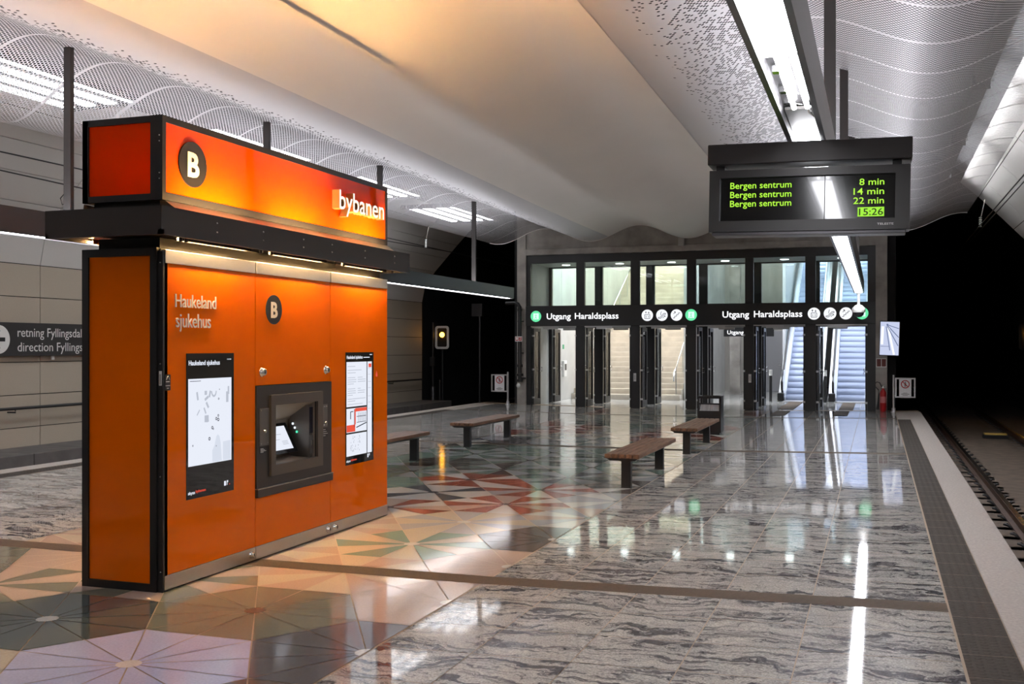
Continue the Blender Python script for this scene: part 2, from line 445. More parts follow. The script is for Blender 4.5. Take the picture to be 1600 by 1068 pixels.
POOL = ['TTL', 'TLW', 'LWN', 'NTL', 'WTC', 'TTT', 'LLS', 'DTL']
FAR = ['TLC', 'RMW', 'TTT', 'CLW', 'MRL', 'TDL']
def clip(poly, f):
    out = []
    for i in range(len(poly)):
        a, b = poly[i], poly[(i + 1) % len(poly)]; fa, fb = f(a), f(b)
        if fa >= 0: out.append(a)
        if (fa >= 0) != (fb >= 0):
            t = fa / (fa - fb); out.append((a[0] + (b[0] - a[0]) * t, a[1] + (b[1] - a[1]) * t))
    return out
def shrink(poly, g):
    n = len(poly); ar = sum(poly[i][0] * poly[(i + 1) % n][1] - poly[(i + 1) % n][0] * poly[i][1] for i in range(n))
    if ar < 0: poly = poly[::-1]
    res = poly
    for i in range(n):
        a, b = poly[i], poly[(i + 1) % n]; dx, dy = b[0] - a[0], b[1] - a[1]; L = math.hypot(dx, dy)
        if L < 1e-6: continue
        res = clip(res, lambda p, a=a, dx=dx, dy=dy, L=L: (dx * (p[1] - a[1]) - dy * (p[0] - a[0])) / L - g)
        if len(res) < 3: return []
    return res
KEYS = list(STONE)
mb = MB(); discs = MB()
R1 = random.Random(11)
for (c, r), (X, Y) in NODES.items():
    if not (Y0 - 1 < Y < Y1 + 1): continue
    pal = FIX.get((c, r)) or (R1.choice(FAR) if Y > 19 else R1.choice(POOL) if Y > 12 else R1.choice(['BC', 'GB', 'PP', 'DD', 'CB']))
    # six neighbours and the corners between them
    nb = [(0, DY), (DX, DY / 2), (DX, -DY / 2), (0, -DY), (-DX, -DY / 2), (-DX, DY / 2)]
    spokes = []
    for k in range(6):
        a, b = nb[k], nb[(k + 1) % 6]
        spokes.append((a[0] / 2, a[1] / 2)); spokes.append(((a[0] + b[0]) / 3, (a[1] + b[1]) / 3))
    sub = []
    for k in range(12):
        sub.append((spokes[k], spokes[(k + 1) % 12]))
    for k, (p, q) in enumerate(sub):
        col = pal[(k // 1) % len(pal)] if len(set(pal)) > 1 else pal[0]
        tri = [(X, Y), (X + p[0], Y + p[1]), (X + q[0], Y + q[1])]
        tri = clip(tri, lambda t: XR0 - .008 - t[0]); 
        if len(tri) >= 3: tri = clip(tri, lambda t: t[0] - XL0 - .008)
        if len(tri) >= 3: tri = clip(tri, lambda t: t[1] - Y0)
        if len(tri) >= 3: tri = clip(tri, lambda t: Y1 - t[1])
        if len(tri) < 3: continue
        polys = [tri]
        for a, b in STRIPS:
            nxt = []
            for pl in polys:
                for f in (lambda t, a=a: a - .004 - t[1], lambda t, b=b: t[1] - b - .004):
                    z = clip(pl, f)
                    if len(z) >= 3: nxt.append(z)
            polys = nxt
        for pl in polys:
            pl = shrink(pl, .0042)
            if len(pl) >= 3: mb.add([(x, y, 0.0) for x, y in pl], [list(range(len(pl)))], KEYS.index(col))
    if not any(a - .05 < Y < b + .05 for a, b in STRIPS):
        n = 24; pts = [(X + .068 * math.cos(2 * PI * k / n), Y + .068 * math.sin(2 * PI * k / n)) for k in range(n)]
        pts = clip(clip(pts, lambda t: XR0 - .008 - t[0]), lambda t: t[0] - XL0 - .008)
        if len(pts) >= 3: discs.add([(x, y, 0.0012) for x, y in pts], [list(range(len(pts)))], 0 if Y < 9.6 and (c, r) != (1, 1) else 1)
struct('floor_mosaic', mb, [M['st_' + k] for k in KEYS])
struct('floor_inlay', discs, [M['st_W'], M['st_N']])

# ------------------------------------------------------------------ ceilings
def cz(x, y):
    t = max(0.0, min(1.0, (y - 9) / 18.0)); t = t * t * (3 - 2 * t)
    e = max(0.0, min(1.0, (x + 10.5) / 3.0)) 
    k = 0.20
    if x > -2.7: k = 0.20
    base = 4.82 + 0.20 * (1 - t) * e + 0.20 * math.cos(2 * PI * (x + 6.15) / 2.71)
    if x < -9.6: base -= (1 - t) * 0.12 * min(1, (-9.6 - x) / .6)
    return base
def sheet(name, x0, x1, m, extra=None, dz=0.0):
    nx = max(8, int((x1 - x0) / .07)); ys = [-9 + k * 1.5 for k in range(0, 25)] + [28.3]
    vs = []; fs = []
    xs = [x0 + (x1 - x0) * i / nx for i in range(nx + 1)]
    for y in ys:
        for x in xs: vs.append((x, y, cz(x, y) + dz))
    w = nx + 1
    for j in range(len(ys) - 1):
        for i in range(nx): fs.append((j * w + i, j * w + i + 1, (j + 1) * w + i + 1, (j + 1) * w + i))
    mb = MB(); mb.add(vs, fs, 0, True)
    o = struct(name, mb, m)
    return o
XC0, XC1 = -7.0, -2.68
sheet('ceiling', XC0, XC1, M['smooth'], dz=-.012)
sheet('ceiling_left', -10.5, XC0 + .03, M['perf_left'])
sheet('ceiling_right', XC1 - .03, 2.1, M['perf_right'])
# end rims of the ceiling sheets
mb = MB()
xs = [-10.5 + 12.6 * i / 160 for i in range(161)]
for a, b in zip(xs, xs[1:]):
    za, zb = cz(a, 28.3), cz(b, 28.3)
    mb.quad((a, 28.305, za - .012), (b, 28.305, zb - .014), (b, 28.305, zb + .006), (a, 28.305, za + .006))
struct('trim_6', mb, M['smooth'])

# lamps above the perforated ceilings (left seen through the holes; right unseen, washing the vault)
def cove_left(y0, y1, nth):
    xc, z, w = -10.72, 5.20, .74
    e = empty('ceiling_tube_lamp', (xc, (y0 + y1) / 2, z), 'white louvred lamp above the left perforated ceiling, %s one away from the camera end' % nth, 'lamp', 'louvred lamps above left ceiling')
    mb = MB(); mb.box(xc - w, xc + w, y0, y1, z + .05, z + .09)
    mb.box(xc + w - .02, xc + w, y0, y1, z - .02, z + .05); mb.box(xc - w, xc + w, y0 - .01, y0, z - .02, z + .09); mb.box(xc - w, xc + w, y1, y1 + .01, z - .02, z + .09)
    mb.build('tray', M['black_matte'], e)
    for k in range(4):
        x = xc - .57 + k * .38
        MB().box(x - .085, x + .085, y0 + .03, y1 - .03, z + .02, z + .045).build('tube', M['cove'], e)
def cove_right(y0, y1):
    x, z = 1.55, 5.85
    e = empty('ceiling_tube_lamp', (x, (y0 + y1) / 2, z), 'unseen white lamp in an added hood above the outer ceiling edge over the empty track', 'lamp', 'unseen lamps in added hoods above right ceiling')
    MB().prism([(x - .14, z + .1), (x - .14, z - .12), (x + .07, z - .12), (x + .07, z - .11), (x - .13, z - .11), (x - .13, z + .09), (x + .04, z + .09), (x + .04, z + .1)], 'y', y0, y1).box(x - .14, x + .12, y0 - .01, y0, z - .12, z + .1).box(x - .14, x + .12, y1, y1 + .01, z - .12, z + .1).build('tray', M['black_matte'], e)  # hood added to hide the tubes and throw their light onto the vault
    for dz in (-.05, .04): MB().tube([(x - .05, y0 + .03, z + dz), (x - .05, y1 - .03, z + dz)], .03, 8).build('tube', M['cove_r'], e)
M['cove_r'] = emit('cove_tube_right', (.95, .96, 1.0), 70.0)
M['lamp_left'] = emit('lamp_diffuser_left', COOL, 16.0)
for k in range(6): cove_left(-.6 + k * 5.0, -.6 + k * 5.0 + 3.2, ('first', 'second', 'third', 'fourth', 'fifth', 'sixth')[k])
for k in range(7): cove_right(-6.5 + k * 4.9, -6.5 + k * 4.9 + 4.4)

# ------------------------------------------------------------------ vault and walls
CX = -4.97
VP = [(9.25, -.30), (9.25, 3.2), (9.17, 3.66), (8.83, 4.10), (8.27, 4.70), (7.70, 5.31), (7.0, 5.95), (6.0, 6.65), (4.5, 7.25), (2.2, 7.6), (0, 7.7)]
def vault_pts(step):
    """walk the profile at even spacing; rows of panels"""
    out = [VP[0]]; acc = 0.0; need = step
    for a, b in zip(VP, VP[1:]):
        L = math.hypot(b[0] - a[0], b[1] - a[1]); t = 0.0
        while acc + (L - t) >= need:
            t += need - acc; acc = 0.0
            out.append((a[0] + (b[0] - a[0]) * t / L, a[1] + (b[1] - a[1]) * t / L))
        acc += L - t
    return out
RP = vault_pts(.575)
def side_wall(sgn, name, yend, m_low):
    mb = MB(); g = .007
    ys = []; y = 15.1 - 2.8 * 9
    while y < yend - .2: ys.append((max(y, -9.5), min(y + 2.8, yend))); y += 2.8
    for i in range(len(RP) - 1):
        (d0, z0), (d1, z1) = RP[i], RP[i + 1]
        if d1 < 6.75: break
        L = math.hypot(d1 - d0, z1 - z0); ux, uz = (d1 - d0) / L, (z1 - z0) / L
        nx, nz = uz, -ux   # toward outside
        for a, b in ys:
            if b - a < .1: continue
            q0 = (d0 + ux * g, z0 + uz * g); q1 = (d1 - ux * g, z1 - uz * g)
            o = .03
            P = lambda d, z, yy: (CX + sgn * d - (.25 if sgn > 0 else 0), yy, z)
            f = [P(*q0, a + g), P(*q1, a + g), P(*q1, b - g), P(*q0, b - g)]
            bk = [P(q0[0] + nx * o, q0[1] + nz * o, a + g), P(q1[0] + nx * o, q1[1] + nz * o, a + g), P(q1[0] + nx * o, q1[1] + nz * o, b - g), P(q0[0] + nx * o, q0[1] + nz * o, b - g)]
            mb.add(f + bk, [(0, 1, 2, 3), (4, 7, 6, 5), (0, 4, 5, 1), (1, 5, 6, 2), (2, 6, 7, 3), (3, 7, 4, 0)], 0 if z0 < 3.1 else 1)
    struct(name, mb, [m_low, M['vault']])
    mb = MB()
    for (d0, z0), (d1, z1) in zip(VP, VP[1:]):
        mb.quad((CX + sgn * (d0 + .06), -9.5, z0 + .03), (CX + sgn * (d1 + .06), -9.5, z1 + .06), (CX + sgn * (d1 + .06), yend, z1 + .06), (CX + sgn * (d0 + .06), yend, z0 + .03))
    struct(name + '_backing', mb, M['void'])
side_wall(-1, 'wall_left', 31.9, M['panel'])
side_wall(1, 'wall_right', 28.5, M['panel'])
# wall behind the camera
mb = MB().box(CX - 9.4, CX + 9.4, -9.7, -9.5, -.6, 7.9); struct('wall_back', mb, M['concrete'])

# tunnel beyond
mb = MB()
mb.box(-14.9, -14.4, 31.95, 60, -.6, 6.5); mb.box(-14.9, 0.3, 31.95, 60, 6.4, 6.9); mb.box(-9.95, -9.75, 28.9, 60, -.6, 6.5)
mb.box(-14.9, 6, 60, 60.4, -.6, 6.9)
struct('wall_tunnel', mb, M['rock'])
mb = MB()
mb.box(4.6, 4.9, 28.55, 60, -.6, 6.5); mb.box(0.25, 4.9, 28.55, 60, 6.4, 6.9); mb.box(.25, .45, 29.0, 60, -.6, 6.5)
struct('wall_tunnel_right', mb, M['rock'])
# track beds and cable duct
mb = MB(); mb.box(XE - .03, 4.6, Y0, 60, -.65, -.44); struct('ground_right', mb, M['trackbed'])
mb = MB(); mb.box(-14.6, LE + .03, Y0, 60, -.65, -.44); struct('ground_left', mb, M['trackbed'])
mb = MB()
for k in range(34):
    y = -9 + k * 1.2
    mb.box(-14.2, -13.12, y + .006, y + 1.194, -.44, -.06, .012)
struct('trim_7', mb, mat('duct_concrete', (.13, .12, .115), .7, var=.2, vscale=4))


# ------------------------------------------------------------------ long platform lamps
def hanger(parent, x, y, z0, r=.05):
    zt = cz(x, y) + .02
    mb = MB().box(x - .05, x + .05, y - .03, y + .03, z0, zt, .004)
    mb.box(x - .06, x + .06, y - .045, y + .045, z0 - .02, z0 + .02)
    return mb.build('hanger', M['charcoal'], parent)

def fixture(x, y_cuts, posts, label, gap=None, lamp='lamp'):
    e = empty('platform_light', (x, 10, 2.92), label, 'lamp', 'long lamps above the platform')
    ya, yb = y_cuts[0], y_cuts[-1]
    hw = .108
    segs = [(ya, yb)] if not gap else [(ya, gap[0]), (gap[1], yb)]
    mb = MB()
    for a, b in segs + ([gap] if gap else []):
        prof = [(x - hw, 2.905), (x - hw, 3.185), (x - hw + .01, 3.185), (x - hw + .01, 3.08), (x + hw - .01, 3.08), (x + hw - .01, 3.185), (x + hw, 3.185), (x + hw, 2.905), (x + hw - .028, 2.905), (x + hw - .028, 2.985), (x - hw + .028, 2.985), (x - hw + .028, 2.905)]
        mb.prism(prof, 'y', a, b)
    mb.build('housing', M['beam'], e)
    MB().box(x - hw, x + hw, yb, yb + .006, 2.905, 3.185).build('end_cap', M['beam'], e)
    for a, b in zip(y_cuts, y_cuts[1:]):
        if gap and a >= gap[0] - .01 and b <= gap[1] + .01: continue
        MB().box(x - hw + .034, x + hw - .034, a + .012, b - .012, 2.915, 2.935, .003).build('diffuser', M[lamp], e)
    for a, b in zip(y_cuts, y_cuts[1:]): MB().box(x - .07, x + .07, a + .05, b - .05, 3.083, 3.095).build('added_uplight', M['up'], e)  # upward strips added to lift the ceiling brightness
    for y in posts: hanger(e, x, y, 3.185)
    return e, hw
XR = -.392
e, hw = fixture(XR, [-6, -1.2, 4.55, 6.42, 10.9, 15.5, 20.1, 25.0], [9.6, 13.7, 17.8, 21.9], 'long white ceiling lamp running behind and beyond the departure display', (4.55, 6.42))
for dx in (-.022, .045):
    MB().tube([(XR + dx, 4.56, 2.955), (XR + dx, 5.72, 2.955)], .013, 8).build('tube', M['lamp'], e)
MB().box(XR - .075, XR + .075, 5.78, 6.40, 2.960, 2.975).build('cover_plate', M['steel_dark'], e)
MB().tube([(XR + .045, 5.72, 2.955), (XR + .05, 5.78, 2.94), (XR + .075, 5.84, 2.93), (XR + .06, 5.7, 2.95)], .006, 6).build('cable', M['white'], e)
for y in (4.9, 5.3, 5.55):
    mb = MB(); mb.box(XR - .06, XR - .02, y, y + .05, 2.945, 2.975); mb.tube([(XR - .04, y, 2.95), (XR + .01, y + .05, 2.945), (XR + .02, y + .12, 2.96)], .004, 5)
    mb.build('clip', M['chrome'], e)
XL = -8.77
e2, _ = fixture(XL, [2.7, 7.3, 11.9, 16.5, 21.0, 25.1], [5.7, 9.75, 13.9, 17.75, 22.6], 'long dark ceiling lamp hanging over the left side of the platform behind the kiosk', lamp='lamp_left')

# dome camera at the end of the lamp
e = empty('security_camera', (XR - .01, 25.09, 2.62), 'white dome camera hanging from far end of the long white lamp', 'camera')
MB().lathe((XR - .01, 25.1, 2.62), [(.03, .0), (.03, .26), (.05, .27), (.05, .30)], n=14).build('stem', M['white'], e)
MB().lathe((XR - .01, 25.1, 2.44), [(.135, .03), (.15, .06), (.14, .13), (.08, .19), (.03, .21)], n=20).build('housing', M['white'], e)
MB().lathe((XR - .01, 25.1, 2.36), [(.01, 0), (.06, .012), (.105, .05), (.12, .11)], n=20).build('dome', mat('smoked_dome', (.02, .02, .025), .08), e)

# ------------------------------------------------------------------ departure display
BX0, BX1, BY = -.958, .187, 6.33
bc = (BX0 + BX1) / 2
e = empty('departure_display', (bc, BY, 2.80), 'black hanging departure display with green text under the lamp end', 'display')
MB().box(BX0, BX1, BY - .01, BY + .20, 2.770, 2.892, .006).build('header_beam', M['charcoal'], e)
mb = MB()
for x in (BX0 + .07, BX1 - .08): mb.box(x - .025, x + .025, BY + .05, BY + .15, 2.71, 2.80)
mb.build('bracket', M['black'], e)
fx0, fx1, fz0, fz1 = BX0 + .012, BX1 - .008, 2.372, 2.738
sx0, sx1, sz0, sz1 = -.885, .100, 2.437, 2.692
mb = MB()
mb.box(fx0, sx0, BY, BY + .17, fz0, fz1); mb.box(sx1, fx1, BY, BY + .17, fz0, fz1)
mb.box(sx0, sx1, BY, BY + .17, fz0, sz0); mb.box(sx0, sx1, BY, BY + .17, sz1, fz1)
mb.box(sx0, sx1, BY + .05, BY + .17, sz0, sz1)
hs = mb.build('housing', M['steel_dark'], e)
hs.data.materials[0] = mat('display_bezel', (.055, .053, .052), .35, .5)
MB().box(fx0 + .02, fx1 - .02, BY + .01, BY + .16, fz0 - .022, fz0, .004).build('underside_rail', M['beam'], e)
M['led_back'] = mat('display_face', (.012, .012, .012), .12, coat=.5)
f = MB().box(sx0, sx1, BY + .03, BY + .05, sz0, sz1).build('screen', M['led_back'], e)
MB().box(-.287, -.283, BY + .026, BY + .03, sz0, sz1).build('screen_joint', M['black_matte'], e)
M['led'] = emit('green_led', (.50, 1.0, .07), .88)
for i, zb in enumerate((2.630, 2.576, 2.523)):
    lettering('Bergen sentrum', '-y', BY + .028, -.826, -.472, zb, 'B', .037, M['led'], f, ext=.001, bold=.006)
    lettering(('8 min', '14 min', '22 min')[i], '-y', BY + .028, (-.095, -.126, -.126)[i], .040, zb, '8', .037, M['led'], f, ext=.001, bold=.006)
ck = MB().box(-.102, .042, BY + .026, BY + .03, 2.450, 2.503).build('clock_field', emit('green_field', (.42, .95, .07), .8), f)
lettering('15:26', '-y', BY + .0255, -.094, .036, 2.457, '1', .038, M['black_matte'], f, ext=.001, bold=.004)
lettering('TELESTE', '-y', BY, .005, .093, 2.398, 'T', .011, M['white'], e, 'maker_lettering', ext=.001, bold=.012)
e.rotation_euler = (0, .018, math.radians(0.0))

# ------------------------------------------------------------------ ticket kiosk
KX, KB, KY0, KY1 = -4.66, -5.34, 6.07, 9.60
k = empty('ticket_kiosk', ((KX + KB) / 2, (KY0 + KY1) / 2, 0), 'tall orange glass ticket kiosk with dark canopy and illuminated header', 'kiosk')
TY0, TY1, TZ0, TZ1 = 7.22, 8.43, .57, 1.385
mb = MB()
mb.box(KB + .04, KX - .32, KY0 + .03, KY1 - .03, 0, 2.38)
for a, b, z0, z1 in ((KY0 + .03, TY0, 0, 2.38), (TY1, KY1 - .03, 0, 2.38), (TY0, TY1, 0, TZ0), (TY0, TY1, TZ1, 2.38)):
    mb.box(KX - .32, KX - .035, a, b, z0, z1)
mb.build('body', M['black_matte'], k)
def frame_y(y, x0, x1, z0, z1, w, d, wr=None):
    m = MB(); wr = wr or w
    m.box(x0, x0 + w, y, y + d, z0, z1); m.box(x1 - wr, x1, y, y + d, z0, z1)
    m.box(x0 + w, x1 - wr, y, y + d, z0, z0 + w); m.box(x0 + w, x1 - wr, y, y + d, z1 - w, z1)
    return m
# narrow end: black frame round one orange pane, then the corner post
fr = frame_y(KY0 - .005, KB, KX - .045, 0, 2.385, .055, .04)
fr.box(KX - .045, KX, KY0 + .005, KY0 + .055, 0, 2.36)
MB().box(KB, KX - .02, KY1 - .03, KY1, 0, 2.385).build('rear_end_panel', M['black'], k)
fr = fr.build('frame', M['black'], k)
mb = MB()
for z in (.14, .80, 1.58, 2.28): mb.lathe((KX - .022, KY0 + .005, z), [(.006, 0), (.004, -.004)], 'y', 10)
mb.build('frame_screw', M['chrome'], fr)
MB().box(KX - .030, KX - .008, KY0 + .002, KY0 + .005, 1.43, 1.53).build('barcode_sticker', M['white'], fr)
mb = MB()
for i in range(9): mb.box(KX - .026, KX - .012, KY0 + .001, KY0 + .002, 1.438 + i * .008, 1.442 + i * .008)
mb.build('barcode_lines', M['black_matte'], fr)
MB().box(KB + .055, KX - .10, KY0 + .008, KY0 + .02, .055, 2.33).build('end_pane', M['orange'], k)
# back of the kiosk
MB().box(KB, KB + .035, KY0 + .05, KY1 - .04, .11, 2.37).build('rear_pane', M['orange'], k)
# three front panes with steel heads and plinths
edges = [(KY0 + .022, TY0 - .003), (TY0 + .003, TY1 - .003), (TY1 + .003, KY1 - .004)]
for i, (a, b) in enumerate(edges):
    if i == 1:
        MB().box(KX - .03, KX, a, b, TZ1 + .004, 2.28, .003).build('upper_pane', M['orange'], k)
        MB().box(KX - .03, KX, a, b, .112, .495, .003).build('lower_pane', M['orange'], k)
    else:
        MB().box(KX - .03, KX, a, b, .112, 2.28, .003).build('front_pane', M['orange'], k)
    MB().box(KX - .03, KX + .006, a + .004, b - .004, 2.278, 2.372, .003).build('head_strip', M['steel'], k)
    MB().box(KX - .03, KX + .004, a, b, .012, .110, .002).build('plinth_strip', M['steel'], k)
def lock(y, z, r, parent=k):
    o = MB().lathe((KX, y, z), [(r * 1.35, 0), (r * 1.35, .006), (r, .008), (r, .028), (r * .8, .033)], 'x', 18).build('lock_knob', M['chrome'], parent)
    MB().box(KX + .033, KX + .0345, y - .003, y + .003, z - .010, z + .010).build('keyhole', M['black_matte'], o)
lock(7.312, 1.494, .028); lock(8.345, 1.490, .028)
lock(7.155, .062, .022); lock(8.375, .062, .022); lock(8.50, .062, .022)
# black edge plate with a small mark
pl = MB().box(KX, KX + .003, 6.095, 6.155, 1.395, 1.505).build('notice_plate', M['charcoal'], k)
mb = MB()
for i, (u0, u1, w, h) in enumerate(((6.105, 6.145, 1.452, .007), (6.10, 6.15, 1.425, .005), (6.115, 6.135, 1.408, .004))): mb.box(KX + .003, KX + .0035, u0, u1, w, w + h)
mb.tube([(KX + .0045, 6.108, 1.468), (KX + .0045, 6.117, 1.488), (KX + .0045, 6.125, 1.494), (KX + .0045, 6.133, 1.488), (KX + .0045, 6.142, 1.468)], .0022, 6)
mb.build('notice_marks', M['white'], pl)
# lettering and round badges
lettering('Haukeland', '+x', KX, 6.208, 6.690, 1.978, 'H', .092, M['letter_white'], k, ext=.006)
lettering('sjukehus', '+x', KX, 6.215, 6.622, 1.836, 'h', .098, M['letter_white'], k, ext=.006)
def badge(y, z, r, bw, bh):
    d = disc_mb(MB(), '+x', KX - .001, y, z, r, .006, 40).build('round_badge', M['black'], k)
    lettering('B', '+x', KX + .005, y - bw / 2, y + bw / 2, z - bh / 2, 'B', bh, M['letter_white'], d, ext=.004, bold=.03)
badge(7.487, 2.000, .120, .095, .125)
# map screen
def screen(y0, y1, z0, z1, label):
    s = MB().box(KX - .001, KX + .004, y0, y1, z0, z1).build('information_screen', mat('screen_glass', (.008, .009, .012), .06, coat=.6), k)
    return tag(s, label)
M['scr_white'] = emit('screen_white', (.86, .90, 1.0), .82)
M['scr_grey'] = emit('screen_grey', (.62, .66, .76), .70)
M['scr_pale'] = emit('screen_pale', (.74, .79, .90), .80)
M['scr_dark'] = emit('screen_dark', (.03, .03, .05), 1.0)
M['scr_red'] = emit('screen_red', (.85, .10, .06), .85)
PX = KX + .0045
def flat(m, y0, y1, z0, z1, d=0.0): m.quad((PX + d, y0, z0), (PX + d, y1, z0), (PX + d, y1, z1), (PX + d, y0, z1)); return m
def poly(m, pts, d): m.add([(PX + d, y, z) for y, z in pts], [list(range(len(pts)))]); return m
s = screen(6.333, 6.918, .603, 1.650, 'tall black screen showing a pale street map')
flat(MB(), 6.352, 6.885, .838, 1.466).build('map', M['scr_white'], s)
m = MB()
for (y, z, w, h, a) in ((6.46, 1.34, .02, .06, .2), (6.56, 1.36, .03, .03, 0), (6.57, 1.32, .05, .02, .5), (6.61, 1.35, .02, .05, -.3), (6.58, 1.27, .02, .05, .6), (6.55, 1.23, .015, .05, .5), (6.57, 1.17, .05, .05, 0), (6.845, 1.37, .02, .06, 0), (6.83, 1.32, .03, .08, 0), (6.47, 1.22, .01, .05, -.7), (6.58, 1.16, .03, .03, .4)):
    c_, s_ = math.cos(a), math.sin(a)
    poly(m, [(y + c_ * u - s_ * v, z + s_ * u + c_ * v) for u, v in ((-w / 2, -h / 2), (w / 2, -h / 2), (w / 2, h / 2), (-w / 2, h / 2))], .0006)
for i in range(10):
    a0, a1 = PI + i * PI / 10, PI + (i + 1) * PI / 10
    poly(m, [(6.66 + .035 * math.cos(a0), 1.37 + .045 * math.sin(a0)), (6.66 + .035 * math.cos(a1), 1.37 + .045 * math.sin(a1)), (6.66 + .022 * math.cos(a1), 1.37 + .03 * math.sin(a1)), (6.66 + .022 * math.cos(a0), 1.37 + .03 * math.sin(a0))], .0006)
m.build('map_buildings', M['scr_grey'], s)
m = MB()
poly(m, [(6.64, .845), (6.64, .93), (6.67, .97), (6.69, 1.03), (6.71, 1.045), (6.73, 1.03), (6.745, .98), (6.76, .845)], .0005)
poly(m, [(6.775, .845), (6.775, .985), (6.87, .99), (6.87, .845)], .0005)
m.build('map_water', M['scr_pale'], s)
m = MB()
for (y, z, r) in ((6.69, 1.163, .012), (6.715, 1.155, .013), (6.715, 1.185, .010), (6.64, 1.10, .012), (6.652, 1.09, .008), (6.605, 1.02, .013), (6.72, 1.31, .008), (6.73, 1.38, .005), (6.69, .96, .005), (6.405, .985, .007)):
    pts = [(y + r * math.cos(2 * PI * i / 12), z + r * math.sin(2 * PI * i / 12)) for i in range(12)]; pin = [(y + r * .5 * math.cos(2 * PI * i / 12), z + r * .5 * math.sin(2 * PI * i / 12)) for i in range(12)]
    for i in range(12): poly(m, [pts[i], pts[(i + 1) % 12], pin[(i + 1) % 12], pin[i]], .0008)
for (y0_, y1_, z_) in ((6.37, 6.50, 1.447),): flat(m, y0_, y1_, z_, z_ + .004, .0008)
m.build('map_pins', M['scr_dark'], s)
lettering('Haukeland sjukehus', '+x', PX, 6.358, 6.735, 1.565, 'H', .034, M['scr_white'], s, ext=.0006, bold=.02)
lettering('15:26', '+x', PX, 6.83, 6.88, 1.60, '1', .009, M['scr_white'], s, ext=.0006)
lettering('skyss', '+x', PX, 6.350, 6.430, .637, 'k', .022, M['scr_white'], s, ext=.0006, bold=.02)
lettering('bybanen', '+x', PX, 6.440, 6.560, .643, 'b', .020, M['scr_red'], s, ext=.0006, bold=.01)
m = MB(); flat(m, 6.79, 6.815, .650, .685); flat(m, 6.825, 6.832, .652, .687); flat(m, 6.832, 6.842, .672, .687); m.build('screen_logos', M['scr_white'], s)
flat(MB(), 6.855, 6.867, .652, .66).build('screen_mark', M['scr_red'], s)
# notice screen
s = screen(8.714, 9.283, .595, 1.645, 'tall black screen showing notices and a small photo')
m = MB(); flat(m, 8.728, 9.135, 1.135, 1.555); flat(m, 8.728, 9.135, .895, 1.120); flat(m, 8.728, 9.135, .675, .880); flat(m, 9.150, 9.245, .675, 1.555); m.build('notice_page', M['scr_white'], s)
m = MB()
R2 = random.Random(4)
for (y, w, z) in ((8.75, .15, 1.51), (8.75, .28, 1.475), (8.75, .16, 1.45), (8.75, .15, 1.405), (8.75, .17, 1.385), (8.75, .17, 1.365), (8.75, .12, 1.345), (8.95, .10, 1.405), (8.95, .16, 1.385), (8.95, .16, 1.365), (8.75, .15, 1.30), (8.75, .16, 1.28), (8.75, .16, 1.26), (8.75, .10, 1.24), (8.95, .06, 1.30), (8.95, .15, 1.28), (8.95, .14, 1.26), (8.75, .36, 1.205), (8.75, .15, 1.185), (8.75, .30, 1.155)): flat(m, y, y + w, z, z + .006, .0006)
for z in (1.49, 1.43, 1.36, 1.30, 1.22, 1.16, 1.1): flat(m, 9.165, 9.225, z, z + .004, .0006)
for i in range(36): y = 8.80 + R2.random() * .20; z = .70 + R2.random() * .15; flat(m, y, y + .006 + .01 * R2.random(), z, z + .006 + .01 * R2.random(), .0006)
m.build('notice_lines', M['scr_grey'], s)
m = MB(); flat(m, 8.90, 9.135, 1.085, 1.118, .0006); flat(m, 8.729, 8.90, .90, .965, .0006); flat(m, 8.885, 8.91, .965, 1.11, .0006); flat(m, 9.175, 9.235, 1.50, 1.535, .0006)
m.build('notice_photo_red', M['scr_red'], s)
m = MB()
for i in range(5): flat(m, 8.96 + i * .035, 8.966 + i * .035, .985, 1.075, .0007)
flat(m, 8.93, 9.12, 1.035, 1.041, .0007); flat(m, 8.93, 9.12, .98, .985, .0007); flat(m, 8.80, 8.815, 1.02, 1.09, .0007); flat(m, 8.81, 8.86, 1.085, 1.093, .0007)
poly(m, [(8.92, .93), (9.13, .965), (9.13, .975), (8.92, .94)], .0007); flat(m, 8.875, 8.882, .94, 1.11, .0007)
m.build('notice_photo_lines', M['scr_dark'], s)
lettering('Haukeland sjukehus', '+x', PX, 8.732, 9.05, 1.585, 'H', .030, M['scr_white'], s, ext=.0006, bold=.02)
flat(flat(MB(), 9.07, 9.20, 1.592, 1.600), 9.20, 9.25, 1.618, 1.626).build('screen_caption', M['scr_white'], s)
lettering('skyss', '+x', PX, 8.728, 8.805, .622, 'k', .020, M['scr_white'], s, ext=.0006, bold=.02)
lettering('bybanen', '+x', PX, 8.815, 8.930, .628, 'b', .018, M['scr_red'], s, ext=.0006, bold=.01)
flat(flat(MB(), 9.15, 9.175, .63, .665), 9.185, 9.20, .645, .667).build('screen_logos', M['scr_white'], s)
poly(MB(), [(9.335, 1.405), (9.375, 1.405), (9.372, 1.43), (9.355, 1.465), (9.338, 1.43)], -.003).build('red_mark', M['scr_red'], k)

